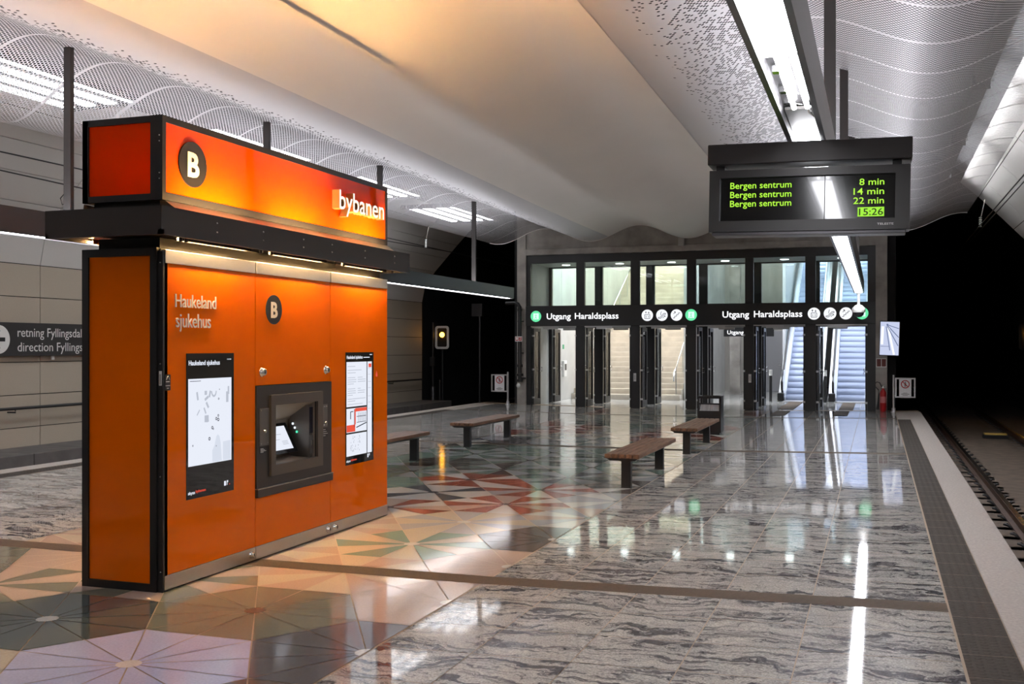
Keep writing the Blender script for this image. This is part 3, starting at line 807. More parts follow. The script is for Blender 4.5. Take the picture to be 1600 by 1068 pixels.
# ticket terminal in the middle bay
t = MB()
OY0, OY1, OZ0, OZ1 = 7.467, 8.152, .737, 1.222
for a, b, z0, z1 in ((TY0, OY0, TZ0, TZ1), (OY1, TY1, TZ0, TZ1), (OY0, OY1, TZ0, OZ0), (OY0, OY1, OZ1, TZ1)): t.box(KX - .03, KX + .012, a, b, z0, z1)
t = tag(t.build('ticket_terminal', M['charcoal'], k), 'dark metal ticket terminal with recessed screen')
M['bezel'] = mat('terminal_bezel', (.135, .115, .098), .38, .5)
mb = MB()
for a, b, z0, z1 in ((7.40, OY0, .652, 1.306), (OY1, 8.24, .652, 1.306), (OY0, OY1, .652, OZ0), (OY0, OY1, OZ1, 1.306)): mb.box(KX + .012, KX + .034, a, b, z0, z1)
mb.build('bezel', M['bezel'], t)
M['recess'] = mat('terminal_recess', (.42, .36, .29), .42, .35)
D = .24
mb = MB()
mb.quad((KX, OY0, OZ0), (KX, OY1, OZ0), (KX - D, OY1, OZ0 + .01), (KX - D, OY0, OZ0 + .01))
mb.quad((KX, OY0, OZ1), (KX, OY1, OZ1), (KX - D, OY1, OZ1 - .16), (KX - D, OY0, OZ1 - .16))
mb.quad((KX, OY0, OZ0), (KX, OY0, OZ1), (KX - D, OY0, OZ1), (KX - D, OY0, OZ0))
mb.quad((KX, OY1, OZ0), (KX, OY1, OZ1), (KX - D, OY1 - .02, OZ1), (KX - D, OY1 - .02, OZ0))
mb.quad((KX - D, OY0, OZ0), (KX - D, OY1, OZ0), (KX - D, OY1, OZ1), (KX - D, OY0, OZ1))
mb.build('recess', M['recess'], t)
# tilted touch screen
def tilt(m, y0, y1, a0, a1, lift):
    b0 = Vector((KX - .10, 0, OZ0 + .055)); b1 = Vector((KX - .225, 0, OZ0 + .30)); n = (b1 - b0).cross(Vector((0, 1, 0))).normalized()
    if n.x < 0: n = -n
    q0 = b0 + (b1 - b0) * a0 + n * lift; q1 = b0 + (b1 - b0) * a1 + n * lift
    m.quad((q0.x, y0, q0.z), (q0.x, y1, q0.z), (q1.x, y1, q1.z), (q1.x, y0, q1.z)); return m
ts = tilt(MB(), 7.50, 8.035, 0, 1.0, .002).build('touch_screen', mat('touch_glass', (.01, .01, .012), .1), t)
tilt(MB(), 7.53, 7.985, .12, .90, .004).build('touch_display', M['scr_white'], ts)
m = MB()
for a, y0_, w in ((.80, 7.62, .2), (.62, 7.58, .3), (.45, 7.58, .25), (.28, 7.85, .09), (.33, 7.85, .09), (.38, 7.85, .09)): tilt(m, y0_, y0_ + w, a, a + .02, .0055)
m.build('touch_lines', M['scr_grey'], ts)
mb = MB().box(KX - .20, KX - .012, 8.075, 8.135, OZ0 + .0, OZ1 - .03); mb.build('reader_column', M['bezel'], t)
MB().box(KX - .012, KX - .006, 8.082, 8.130, OZ0 + .21, OZ1 - .05).build('reader_window', mat('reader_glass', (.012, .014, .03), .05), t)
sl = MB().box(KX - .012, KX - .002, 8.08, 8.132, OZ0 + .03, OZ0 + .19, .003).build('card_slot', M['steel_dark'], t)
MB().box(KX - .002, KX + .004, 8.095, 8.118, OZ0 + .10, OZ0 + .15, .002).build('slot_lip', M['chrome'], sl)
for i, (cn, cc) in enumerate((('button_light', (.8, .9, 1)), ('button_light', (.8, .9, 1)), ('button_light', (.1, .9, .5)))):
    MB().lathe((KX - .17 + i * .02, 8.06, OZ0 + .29 - i * .035), [(.010, 0), (.010, .01), (.004, .013)], 'x', 12).build(cn, emit('button_glow', cc, 1.0), t)
for (y0_, y1_, z0_, z1_, lockz) in ((7.255, 7.39, .905, 1.204, 1.02), (8.265, 8.345, .985, 1.185, 1.02)):
    p = MB().box(KX + .012, KX + .020, y0_, y1_, z0_, z1_, .003).build('maintenance_plate', M['steel_dark'], t)
    mb = MB()
    for y in (y0_ + .02, y1_ - .02):
        for z in (z0_ + .018, z1_ - .018): mb.lathe((KX + .020, y, z), [(.006, 0), (.004, .004)], 'x', 8)
    mb.lathe((KX + .020, (y0_ + y1_) / 2 + .01, lockz), [(.016, 0), (.014, .006)], 'x', 14); mb.build('plate_screw', M['chrome'], p)
for (y0_, y1_, z0_, z1_) in ((7.262, 7.39, .845, .897), (8.265, 8.355, .895, .975)):
    p = MB().box(KX + .012, KX + .015, y0_, y1_, z0_, z1_).build('instruction_sticker', M['black'], t)
    mb = MB()
    for i in range(4):
        zz = z1_ - .012 - i * (z1_ - z0_ - .02) / 3.4; mb.box(KX + .015, KX + .0155, y0_ + .008, y0_ + (.05 + .02 * (i % 3)), zz - .004, zz)
    mb.build('sticker_lines', M['white'], p)
MB().box(KX - .02, KX + .024, TY0 + .002, TY1 + .010, .498, .562, .003).build('ledge', M['charcoal'], t)
MB().box(KX - .02, KX + .026, TY0 + .0, TY1 + .012, .562, .568).build('ledge_trim', M['steel'], t)

# canopy slab, necks, lamp strips
SX0, SX1, SY0, SY1 = -5.42, -4.46, 5.80, 9.70
MB().box(KB + .10, KX - .06, KY0 + .05, KY1 - .05, 2.38, 2.46).build('lower_neck', M['black_matte'], k)
sb = MB().box(SX0 + .03, SX1 - .03, SY0 + .03, SY1 - .03, 2.475, 2.612)
for x0, x1 in ((SX0, SX0 + .03), (SX1 - .03, SX1)): sb.box(x0, x1, SY0, SY1, 2.442, 2.475)
for x0, x1 in ((SX0, SX0 + .03), (SX1 - .03, SX1)): sb.box(x0, x1, SY0, SY1, 2.475, 2.612)
for x0, x1 in ((SX0, SX0 + .008), (SX1 - .008, SX1)): sb.box(x0, x1, SY0, SY1, 2.612, 2.632)
for y0_, y1_ in ((SY0, SY0 + .03), (SY1 - .03, SY1)): sb.box(SX0 + .03, SX1 - .03, y0_, y1_, 2.475, 2.612)
for y0_, y1_ in ((SY0, SY0 + .008), (SY1 - .008, SY1)): sb.box(SX0, SX1, y0_, y1_, 2.612, 2.632)
sb.box(SX0, SX1, SY0, SY0 + .03, 2.442, 2.475); sb.box(SX0, SX1, SY1 - .03, SY1, 2.442, 2.475)
slab = sb.build('canopy', M['charcoal'], k)
for y in (6.42, 7.02, 7.62, 8.1, 8.72, 9.35):
    mb = MB()
    for z in (2.515, 2.58): mb.lathe((SX1, y, z), [(.007, 0), (.005, .004)], 'x', 8)
    mb.build('bolt', M['chrome'], slab)
seg = [(6.22, 7.06), (7.40, 8.24), (8.62, 9.44)]
for a, b in seg:
    for x in (KX + .036, KB - .036):
        st = MB().box(x - .012, x + .012, a, b, 2.452, 2.464).build('down_strip_lamp', M['warm'], slab)
        MB().box(x - .02, x + .02, a - .02, b + .02, 2.464, 2.478).box(x - .021, x - .016, a - .02, b + .02, 2.440, 2.464).box(x + .016, x + .021, a - .02, b + .02, 2.440, 2.464).build('strip_tray', M['black_matte'], st)
for y in (6.14, 6.2, 7.14, 7.3, 8.34, 8.5, 9.5): MB().lathe((SX1 - .10, y, 2.425), [(.0, 0), (.014, .004), (.014, .03), (.006, .05)], n=10).build('levelling_foot', M['black'], slab)
# sloping bright skirt between canopy and header, with upward lamp strips in front of it
mb = MB()
mb.quad((SX1 - .055, KY0 + .02, 2.614), (SX1 - .055, KY1 - .02, 2.614), (KX + .004, KY1 - .02, 2.712), (KX + .004, KY0 + .02, 2.712))
mb.quad((SX0 + .055, KY0 + .02, 2.614), (SX0 + .055, KY1 - .02, 2.614), (KB - .004, KY1 - .02, 2.712), (KB - .004, KY0 + .02, 2.712))
sk = mb.build('skirt', M['steel'], k)
mb = MB()
for y in (6.35, 7.0, 7.7, 8.35, 8.9, 9.4): mb.lathe((SX1 - .052, y, 2.618), [(.007, 0), (.007, .012), (.003, .016)], n=8)
mb.build('skirt_screw', M['chrome'], sk)
MB().box(KB + .06, KX - .06, KY0 + .05, KY1 - .05, 2.62, 2.72).build('upper_neck', M['black'], k)
for a, b in seg:
    for x in (SX1 - .028, SX0 + .028):
        st = MB().box(x - .014, x + .014, a, b, 2.614, 2.622).build('up_strip_lamp', M['warm_up'], slab)
# header box
hb = MB()
hz0, hz1, w = 2.715, 3.300, .045
for y in (KY0, KY1 - .04):
    hb.box(KB, KB + w, y, y + .04, hz0, hz1); hb.box(KX - .10, KX - .045, y, y + .04, hz0, hz1)
    hb.box(KB + w, KX - .10, y, y + .04, hz0, hz0 + w); hb.box(KB + w, KX - .10, y, y + .04, hz1 - w, hz1)
    hb.box(KX - .05, KX, y, y + .04, hz0, hz1); hb.box(KB, KB + .05, y, y + .04, hz0, hz1)
for x0, x1 in ((KX - .04, KX), (KB, KB + .04)):
    hb.box(x0, x1, KY0 + .04, KY1 - .04, hz0, hz0 + .055); hb.box(x0, x1, KY0 + .04, KY1 - .04, hz1 - w, hz1)
hb.box(KB + .04, KX - .04, KY0 + .04, KY1 - .04, hz1 - .02, hz1)
hd = hb.build('header_frame', M['black'], k)
mb = MB()
for z in (2.86, 2.90, 3.12, 3.16): mb.lathe((KX - .025, KY0, z), [(.006, 0), (.004, -.004)], 'y', 8)
mb.build('frame_screw', M['chrome'], hd)
M['header'] = mat('header_glass', (.88, .085, .0), .45, spec=0.0, coat=0.7, coat_r=.015)
nt = M['header'].node_tree; b_ = nt.nodes['Principled BSDF']
tr = nt.nodes.new('ShaderNodeBsdfTranslucent'); tr.inputs[0].default_value = (.9, .10, .004, 1)
ad = nt.nodes.new('ShaderNodeMixShader'); ad.inputs[0].default_value = .35
nt.links.new(b_.outputs[0], ad.inputs[1]); nt.links.new(tr.outputs[0], ad.inputs[2]); nt.links.new(ad.outputs[0], nt.nodes['Material Output'].inputs[0])
MB().box(KX - .018, KX - .006, KY0 + .04, KY1 - .04, hz0 + .05, hz1 - w).build('header_front_pane', M['header'], k)
MB().box(KB + .006, KB + .018, KY0 + .04, KY1 - .04, hz0 + .05, hz1 - w).build('header_rear_pane', M['header'], k)
MB().box(KB + .04, KX - .09, KY0 + .012, KY0 + .022, hz0 + .04, hz1 - .04).build('header_end_pane', M['header'], k)
MB().box(-4.86, -4.82, KY0 + .15, KY1 - .25, 2.80, 2.82).build('inner_lamp', emit('inner_lamp', (1, .45, .2), 30.0), hd)
d = disc_mb(MB(), '+x', KX - .008, 6.412, 3.008, .163, .012, 44).build('round_badge', M['black'], k)
lettering('B', '+x', KX + .004, 6.345, 6.480, 2.922, 'B', .172, M['letter_white'], d, ext=.004, bold=.03)
M['sign_white'] = mat('raised_letter_face', (.95, .88, .78), .4)
M['sign_glow'] = emit('lit_letter', (1.0, .92, .80), 1.05)
lo = lettering('bybanen', '+x', KX - .006, 8.475, 9.385, 2.948, 'b', .172, M['sign_glow'], k, 'raised_lettering', ext=.075, bold=.008)
me = lo.data; me.materials.append(mat('letter_return', (.62, .42, .16), .3, .7))
for p in me.polygons:
    if p.normal.x < .9: p.material_index = 1

# ------------------------------------------------------------------ benches
def bench():
    e = empty('bench', (0, 0, 0))
    tag(e, 'x', 'bench', 'timber benches on the platform')
    n = 5; w = .43; L = 1.20
    for i in range(n):
        x = -w / 2 + w * i / n
        MB().box(x + .005, x + w / n - .005, -L, L, .375, .428, .010).build('seat_plank', M['wood'], e)
    mb = MB().prism([(-.19, .374), (.19, .374), (.15, .345), (-.15, .345)], 'y', -L + .03, L - .03)
    mb.build('seat_support', M['black'], e)
    for y in (-.93, 1.09):
        lg = MB().box(-.058, .058, y - .045, y + .045, .0, .37, .004).build('leg', M['black'], e)
        MB().box(-.063, .063, y - .05, y + .05, 0, .012).build('leg_foot', M['black'], lg)
    return e
proto = bench()
spots = [(-2.855, 13.37, 'timber slat bench standing alone on the mosaic edge nearer the track'),
         (-2.85, 17.58, 'timber slat bench in front of the dark litter bin'),
         (-6.54, 17.48, 'timber slat bench fully visible between kiosk and left barrier sign'),
         (-6.55, 13.32, 'timber slat bench half hidden behind the orange kiosk')]
for i, (x, y, lb) in enumerate(spots):
    o = proto if i == 0 else copy_tree(proto)
    o.location = (x, y, 0); o['label'] = lb

# litter bin
bx0, bx1, by0, by1 = -3.31, -2.86, 20.55, 20.95
e = empty('litter_bin', ((bx0 + bx1) / 2, (by0 + by1) / 2, 0), 'dark square litter bin behind the far right bench', 'bin')
mb = MB()
mb.box(bx0, bx1, by0, by1, .03, .45, .006); mb.box(bx0 + .03, bx1 - .03, by0 + .03, by1 - .03, 0, .03)
mb.build('body', M['black'], e)
mb = MB()
for x in (bx0, bx1 - .035):
    mb.box(x, x + .035, by0, by0 + .035, .45, .70); mb.box(x, x + .035, by1 - .035, by1, .45, .70)
mb.box(bx1 - .01, bx1, by0, by1, .45, .70)
mb.build('upright', M['black'], e)
mb = MB(); t_ = .045
mb.box(bx0, bx1, by0, by0 + t_, .69, .735); mb.box(bx0, bx1, by1 - t_, by1, .69, .735); mb.box(bx0, bx0 + t_, by0 + t_, by1 - t_, .69, .735); mb.box(bx1 - t_, bx1, by0 + t_, by1 - t_, .69, .735)
mb.box(bx0 + .035, bx1 - .035, by0, by0 + .02, .575, .60)
mb.build('rim', M['black'], e)
mb = MB(); R3 = random.Random(3); n = 14
zz = [(bx0 + .04 + (bx1 - bx0 - .08) * i / n, by0 + .03 + .02 * R3.random()) for i in range(n + 1)]
for i in range(n): mb.quad((zz[i][0], zz[i][1], .44), (zz[i + 1][0], zz[i + 1][1], .44), (zz[i + 1][0] + .02, zz[i + 1][1] + .01, .575), (zz[i][0] + .02, zz[i][1] + .01, .575))
mb.build('bag', mat('pale_bin_bag', (.55, .55, .56), .35), e)

# ------------------------------------------------------------------ tracks
def rail(x, z, y0, y1, label, fasten=None):
    e = empty('rail', (x, (y0 + y1) / 2, z), label, 'rail', 'tram rails')
    h = .14
    prof = [(x - .065, z - h), (x + .065, z - h), (x + .065, z - h + .012), (x + .012, z - h + .03), (x + .010, z - .045), (x + .034, z - .03), (x + .034, z - .004), (x - .034, z - .004), (x - .034, z - .03), (x - .010, z - .045), (x - .012, z - h + .03), (x - .065, z - h + .012)]
    MB().prism(prof, 'y', y0, y1).build('web', M['rail'], e)
    MB().box(x - .030, x + .030, y0, y1, z - .004, z).build('running_surface', M['rail_top'], e)
    if fasten:
        y, yb = fasten; first = None
        while y < yb:
            if first is None:
                mb = MB().box(x - .24, x + .24, y - .10, y + .10, z - h - .02, z - h, .006)
                for s in (-1, 1):
                    mb.tube([(x + s * .08, y - .05, z - h + .01), (x + s * .13, y - .05, z - h + .05), (x + s * .16, y, z - h + .05), (x + s * .13, y + .05, z - h + .05), (x + s * .08, y + .05, z - h + .01)], .014, 6)
                first = mb.build('fastener', M['black'], e); fy = y
            else:
                c = first.copy(); COL.objects.link(c); c.location = (0, y - fy, 0)
            y += .65
    return e
RZ = -.30
rail(1.57, RZ, Y0, 58, 'rusty tram rail nearest the right platform edge', (11, 32))
rail(3.03, RZ, Y0, 58, 'rusty tram rail on the far side of the right track', (20, 36))
rail(-11.49, RZ, Y0, 58, 'dark tram rail of left track close to the platform')
rail(-12.95, RZ, Y0, 58, 'dark tram rail of left track beside the wall duct')
e = empty('track_beacon', (2.6, 26.9, -.44), 'yellow topped block lying between the right rails', 'beacon')
MB().box(2.33, 2.86, 26.75, 27.05, -.44, -.36, .01).build('base', M['black'], e)
MB().box(2.35, 2.84, 26.78, 27.02, -.36, -.32, .01).build('top_plate', mat('yellow_plastic', (.62, .42, .10), .5), e)

# overhead wires with weighted insulators
def wire(x, z, y0, y1, label):
    e = empty('overhead_wire', (x, y0, z), label, 'wire', 'overhead wires')
    MB().tube([(x, y0, z), (x + .06, (y0 + y1) / 2, z + .02), (x, y1, z)], .012, 6).build('cable', M['black'], e)
wire(2.18, 4.45, -8, 40, 'black overhead wire above the right track, inner one')
wire(2.42, 4.62, -8, 40, 'black overhead wire above the right track, outer one')
wire(-12.25, 4.55, -8, 40, 'black overhead wire above the left track')
def insulator(x, y, z0, z1, label):
    e = empty('wire_hanger', (x, y, z0), label, 'insulator', 'hanging insulators')
    MB().tube([(x + .1, y, z1), (x + .02, y, z0 + .25)], .012, 6).build('rod', M['steel'], e)
    prof = []
    for i in range(5): prof += [(.02, i * .05), (.038, i * .05 + .012), (.038, i * .05 + .022), (.02, i * .05 + .034)]
    MB().lathe((x, y, z0), prof, n=12).build('insulator_body', M['white'], e)
insulator(2.25, 26.6, 4.46, 5.1, 'white rod insulator hanging beside right ceiling edge over the empty track')
insulator(-12.10, 27.4, 4.5, 5.15, 'white rod insulator hanging in front of the left vault beyond the kiosk')
# sagging stay across the left vault
e = empty('cable_loop', (-12.6, 14.5, 4.2), 'thin black cable with small loop on the pale vault left of the kiosk', 'cable')
mb = MB(); mb.tube([(-12.9, 4.0, 4.72), (-12.95, 10, 4.50), (-12.95, 14.9, 4.42), (-12.9, 22, 4.55), (-12.8, 31, 4.7)], .012, 6); mb.build('cable', M['black'], e)
mb = MB(); mb.tube([(-12.95, 14.4, 4.42), (-12.95, 14.42, 4.25), (-12.93, 14.35, 4.12), (-12.93, 14.22, 4.08), (-12.93, 14.18, 4.18), (-12.93, 14.28, 4.28), (-12.93, 14.4, 4.2), (-12.93, 14.46, 4.02)], .008, 6); mb.build('loop', M['black'], e)

# handrail and direction sign on the left wall
e = empty('handrail', (-14.1, 14, .6), 'long dark handrail along the left tunnel wall', 'handrail')
MB().tube([(-14.05, -8, .63), (-14.05, 31.5, .63)], .028, 10).build('rail_tube', M['black'], e)
for i in range(13):
    y = -7 + i * 3.0 + .35
    MB().tube([(-14.05, y, .60), (-14.05, y, .56), (-14.22, y, .56)], .014, 8).build('bracket', M['black'], e)
e = empty('direction_sign', (-14.12, 14.9, 1.54), 'black direction sign with white arrow on the left tunnel wall', 'sign')
MB().box(-14.17, -14.10, 12.9, 18.6, 1.535, 2.115, .004).build('board', M['charcoal'], e)
M['sign_text'] = mat('sign_white', (.80, .79, .76), .5)
disc_mb(MB(), '+x', -14.10, 14.03, 1.82, .245, .004, 36).build('arrow_disc', M['sign_text'], e)
mb = MB()
for pts in (((14.08, 1.82), (14.12, 1.855), (14.36, 1.855), (14.36, 1.785), (14.12, 1.785)), ((14.06, 1.82), (14.11, 1.82), (14.26, 1.97), (14.20, 1.97)), ((14.06, 1.82), (14.20, 1.67), (14.26, 1.67), (14.11, 1.82))):
    mb.add([(-14.095, y - .19, z) for y, z in pts], [list(range(len(pts)))])
mb.build('arrow', M['black'], e)
lettering('retning Fyllingsdalen', '+x', -14.10, 14.45, 16.22, 1.87, 'F', .155, M['sign_text'], e, ext=.003)
lettering('direction Fyllingsdalen', '+x', -14.10, 14.45, 16.52, 1.615, 'F', .155, M['sign_text'], e, ext=.003)
MB().box(-14.17, -14.14, 15.3, 15.36, 1.46, 1.53).build('sensor', M['white'], e)

# amber signal beyond the left panels and another in the right tunnel
def signal(x, y, z, label, st, fm='white'):
    e = empty('tram_signal', (x, y, z), label, 'signal', 'amber tram signals')
    n = 28; w, h, r = .25, .385, .10
    def rr(w, h, r):
        out = []
        for cx_, cz_, a0 in ((w - r, h - r, 0), (-w + r, h - r, PI / 2), (-w + r, -h + r, PI), (w - r, -h + r, 1.5 * PI)):
            for i in range(7): a = a0 + PI / 2 * i / 6; out.append((cx_ + r * math.cos(a), cz_ + r * math.sin(a)))
        return out
    A, B = rr(w, h, r), rr(w - .075, h - .075, .05); mb = MB()
    for i in range(len(A)):
        j = (i + 1) % len(A)
        f = [(x + p[0], y, z + p[1]) for p in (A[i], A[j], B[j], B[i])]; g = [(p[0], p[1] + .03, p[2]) for p in f]
        mb.add(f + g, [(0, 1, 2, 3), (7, 6, 5, 4), (0, 4, 5, 1), (2, 6, 7, 3)])
    mb.build('frame', M[fm], e)
    MB().box(x - .17, x + .17, y + .01, y + .03, z - .31, z + .31).build('backplate', M['black_matte'], e)
    MB().lathe((x, y + .01, z + .09), [(.085, 0), (.08, -.02), (.05, -.04), (.0, -.048)], 'y', 18).build('lens', emit('amber_lamp', (1.0, .42, .03), st), e)
    MB().tube([(x, y + .06, z + .3), (x, y + .06, -.44)], .04, 8).build('post', M['black'], e)
    return e
signal(-13.72, 32.4, 2.0, 'amber tram signal in pale frame against the dark left tunnel', 16)
signal(4.16, 34.0, 1.98, 'amber tram signal in the dark right tunnel beyond the track', 30, 'black')
e = empty('equipment_mast', (-12.75, 33.4, -.44), 'thin dark mast with a small grey box in the left tunnel', 'mast')
MB().tube([(-12.75, 33.4, -.44), (-12.75, 33.4, 3.0)], .045, 8).build('pole', M['beam'], e)
MB().box(-13.0, -12.62, 33.25, 33.38, 2.72, 3.15, .01).build('box', M['beam'], e)
e = empty('equipment_post', (-14.0, 32.25, -.44), 'dark post with a switch box beside the last left wall panel', 'post')
MB().tube([(-14.0, 32.3, -.44), (-14.0, 32.3, 2.5)], .035, 8).build('pole', M['charcoal'], e)
MB().box(-14.08, -13.92, 32.2, 32.3, 1.05, 1.35, .01).build('box', M['black'], e)
MB().lathe((-14.0, 32.3, -.44), [(.07, 0), (.07, .78), (.04, .82)], n=12).build('sleeve', M['beam'], e)
MB().tube([(-13.75, 32.3, -.44), (-13.75, 32.3, .6)], .03, 8).build('short_pole', M['charcoal'], e)

# ------------------------------------------------------------------ entrance wall
FY = 28.5
mb = MB()
mb.box(-9.72, -9.455, FY - .06, FY + .4, -.5, 6.9); mb.box(-.044, .235, FY - .06, FY + .4, -.5, 6.9)
mb.box(-9.455, -.044, FY - .02, FY + .4, 4.285, 6.9); mb.box(-9.455, -.044, FY - .09, FY - .02, 4.285, 4.46, .01)
for x in (-7.2, -4.9, -2.6): mb.box(x - .006, x + .006, FY - .026, FY - .02, 4.47, 5.6)
mb.box(-9.72, .235, FY + .4, 52, 6.5, 6.8)
struct('wall_end', mb, M['concrete'])
POSTS = [(-9.455, -9.33), (-7.987, -7.747), (-6.432, -6.183), (-4.882, -4.633), (-3.329, -3.11), (-1.783, -1.518), (-.241, -.044)]
dn = [0]; wn_ = [0]
M['door_glass'] = M['glass']
M['seal'] = mat('pale_aluminium', (.55, .55, .56), .35, .8)
def leaf(x, y, side):
    """open leaf standing along +y from its hinge; side +1: handle on the +x face"""
    dn[0] += 1
    L, z0, z1, t = .64, .015, 2.225, .026
    mb = MB()
    mb.box(x - t, x + t, y, y + .10, z0, z1); mb.box(x - t, x + t, y + L - .09, y + L, z0, z1)
    mb.box(x - t, x + t, y + .10, y + L - .09, z0, .20); mb.box(x - t, x + t, y + .10, y + L - .09, z1 - .10, z1)
    d = tag(mb.build('door_%d' % dn[0], M['black']), kind='structure')
    MB().box(x - .006, x + .006, y + .10, y + L - .09, .20, z1 - .10).build('door_glass', M['glass'], d)
    mb = MB()
    for z in (.22, 1.02, 1.98): mb.box(x - t - .012, x + t + .012, y - .03, y + .012, z, z + .05)
    mb.build('hinge', M['seal'], d)
    s = side
    MB().tube([(x + s * t, y + L - .05, .98), (x + s * (t + .05), y + L - .05, .98), (x + s * (t + .05), y + L - .05, 1.10), (x + s * t, y + L - .05, 1.10)], .012, 8).build('door_handle', M['chrome'], d)
def screen_wall(y, trimname, rail_z):
    mb = MB()
    for a, b in POSTS: mb.box(a, b, y, y + .12, 0, 4.285)
    mb.box(POSTS[0][0], POSTS[-1][1], y - .005, y + .125, 4.055, 4.28)
    mb.box(POSTS[0][0], POSTS[-1][1], y, y + .12, rail_z[0], rail_z[1])
    t = struct(trimname, mb, M['black'])
    for i in range(6):
        a, b = POSTS[i][1], POSTS[i + 1][0]
        wn_[0] += 1
        w = struct('window_%d' % wn_[0], MB().box(a, b, y + .05, y + .062, rail_z[1], 4.055), M['glass'])
        mb = MB().box(a, b, y + .02, y + .05, 2.245, 2.275); mb.box((a + b) / 2 - .35, (a + b) / 2 + .1, y + .12, y + .17, 2.19, 2.245)
        mb.build('closer_rail', M['seal'], w)
        leaf(a + .03, y + .13, 1); leaf(b - .03, y + .13, -1)
screen_wall(FY, 'trim_8', (2.275, 2.85))
screen_wall(30.55, 'trim_9', (2.275, 2.50))

# illuminated sign band
e = empty('exit_sign', (-4.75, FY - .06, 2.28), 'long black illuminated sign band above the glass entrance doors', 'sign')
MB().box(-9.455, -.044, FY - .07, FY - .002, 2.285, 2.835, .004).build('sign_box', M['black'], e)
SP = FY - .07
M['sign_lit'] = emit('lit_white', (.96, .97, 1.0), 1.25)
M['disc_lit'] = emit('lit_disc', (.93, .95, 1.0), .9)
M['green_lit'] = emit('lit_green', (.16, .86, .42), .85)
M['green_pale'] = emit('lit_pale_green', (.62, 1.0, .78), 1.1)
for t, a, b, z in (('Utgang', -8.828, -8.123, 2.468), ('Haraldsplass', -8.005, -6.756, 2.472), ('Utgang', -3.913, -3.215, 2.472), ('Haraldsplass', -3.089, -1.852, 2.476)):
    lettering(t, '-y', SP, a, b, z, 'H', .165, M['sign_lit'], e, ext=.003, bold=.012)
def strokes(m, segs, w, u, v):
    for p, q in segs:
        d = Vector((q[0] - p[0], q[1] - p[1])); n = Vector((-d.y, d.x)).normalized() * w / 2
        pts = [(p[0] + n.x, p[1] + n.y), (q[0] + n.x, q[1] + n.y), (q[0] - n.x, q[1] - n.y), (p[0] - n.x, p[1] - n.y)]
        m.add([(u + a, SP - .0055, v + b) for a, b in pts], [(0, 1, 2, 3)])
def sign_disc(x, kind):
    z = 2.552; r = .157
    g = kind == 'exit'
    d = disc_mb(MB(), '-y', SP, x, z, r, .005, 36).build('green_disc' if g else 'white_disc', M['green_lit'] if g else M['disc_lit'], e)
    m = MB()
    if kind == 'lift':
        strokes(m, [((-.07, -.09), (.07, -.09)), ((.07, -.09), (.07, .02)), ((.07, .02), (-.07, .02)), ((-.07, .02), (-.07, -.09)), ((-.03, -.07), (-.03, -.01)), ((.03, -.07), (.03, -.01)), ((-.04, .05), (-.04, .10)), ((-.06, .08), (-.04, .10)), ((-.02, .08), (-.04, .10)), ((.04, .05), (.04, .10)), ((.02, .07), (.04, .05)), ((.06, .07), (.04, .05))], .013, x, z)
    elif kind == 'escalator':
        strokes(m, [((-.10, -.06), (-.05, -.06)), ((-.05, -.06), (.05, .05)), ((.05, .05), (.10, .05)), ((-.10, -.09), (-.035, -.09)), ((-.035, -.09), (.065, .02)), ((.065, .02), (.10, .02)), ((.10, .05), (.10, .02)), ((-.10, -.06), (-.10, -.09)), ((-.03, 0), (-.03, .06)), ((-.03, .06), (-.01, .10)), ((.02, -.08), (.09, -.02)), ((.09, -.02), (.06, -.02)), ((.09, -.02), (.09, -.05))], .013, x, z)
    elif kind == 'stairs':
        strokes(m, [((-.10, -.08), (-.05, -.08)), ((-.05, -.08), (-.05, -.035)), ((-.05, -.035), (0, -.035)), ((0, -.035), (0, .01)), ((0, .01), (.05, .01)), ((.05, .01), (.05, .055)), ((.05, .055), (.10, .055)), ((-.08, .03), (-.03, .09)), ((-.03, .09), (-.07, .09)), ((-.03, .09), (-.03, .05))], .014, x, z)
    else:
        m.add([(x + a, SP - .0055, z + b) for a, b in ((-.075, -.085), (.085, -.085), (.085, .085), (-.075, .085))], [(0, 1, 2, 3)])
    o = m.build('pictogram', M['green_pale'] if g else M['black'], d)
    if g:
        m = MB(); strokes(m, [((-.01, .06), (.01, .06)), ((-.03, .02), (.03, .03)), ((0, .03), (.0, -.02)), ((0, -.02), (-.04, -.07)), ((0, -.02), (.03, -.07))], .016, x, z)
        for i in range(len(m.v)): m.v[i] = (m.v[i][0], m.v[i][1] - .001, m.v[i][2])
        m.build('running_figure', M['green_lit'], o)
for x, kd in ((-9.15, 'exit'), (-5.949, 'lift'), (-5.546, 'escalator'), (-5.147, 'stairs'), (-4.751, 'exit'), (-1.559, 'lift'), (-1.159, 'escalator'), (-.767, 'stairs'), (-.374, 'exit')): sign_disc(x, kd)

# small things on the entrance wall
e = empty('loudspeaker', (-5.0, FY - .15, 4.40), 'small pale loudspeaker box above the entrance frame', 'speaker')
MB().box(-5.09, -4.93, FY - .20, FY - .09, 4.41, 4.66, .012).build('cabinet', mat('speaker_grey', (.42, .41, .39), .6), e)
for x, lb in ((-6.31, 'small pale intercom plate on the second post left of the litter bin'), (-3.20, 'small pale intercom plate on the post just right of the litter bin')):
    e = empty('intercom_plate', (x, FY - .01, .74), lb, 'intercom', 'intercom plates on the door posts')
    MB().box(x - .038, x + .038, FY - .014, FY, .74, .965, .004).build('plate', M['seal'], e)
    mb = MB()
    for i in range(4): mb.box(x - .02, x + .02, FY - .016, FY - .014, .80 + i * .03, .808 + i * .03)
    mb.build('slots', M['black'], e)
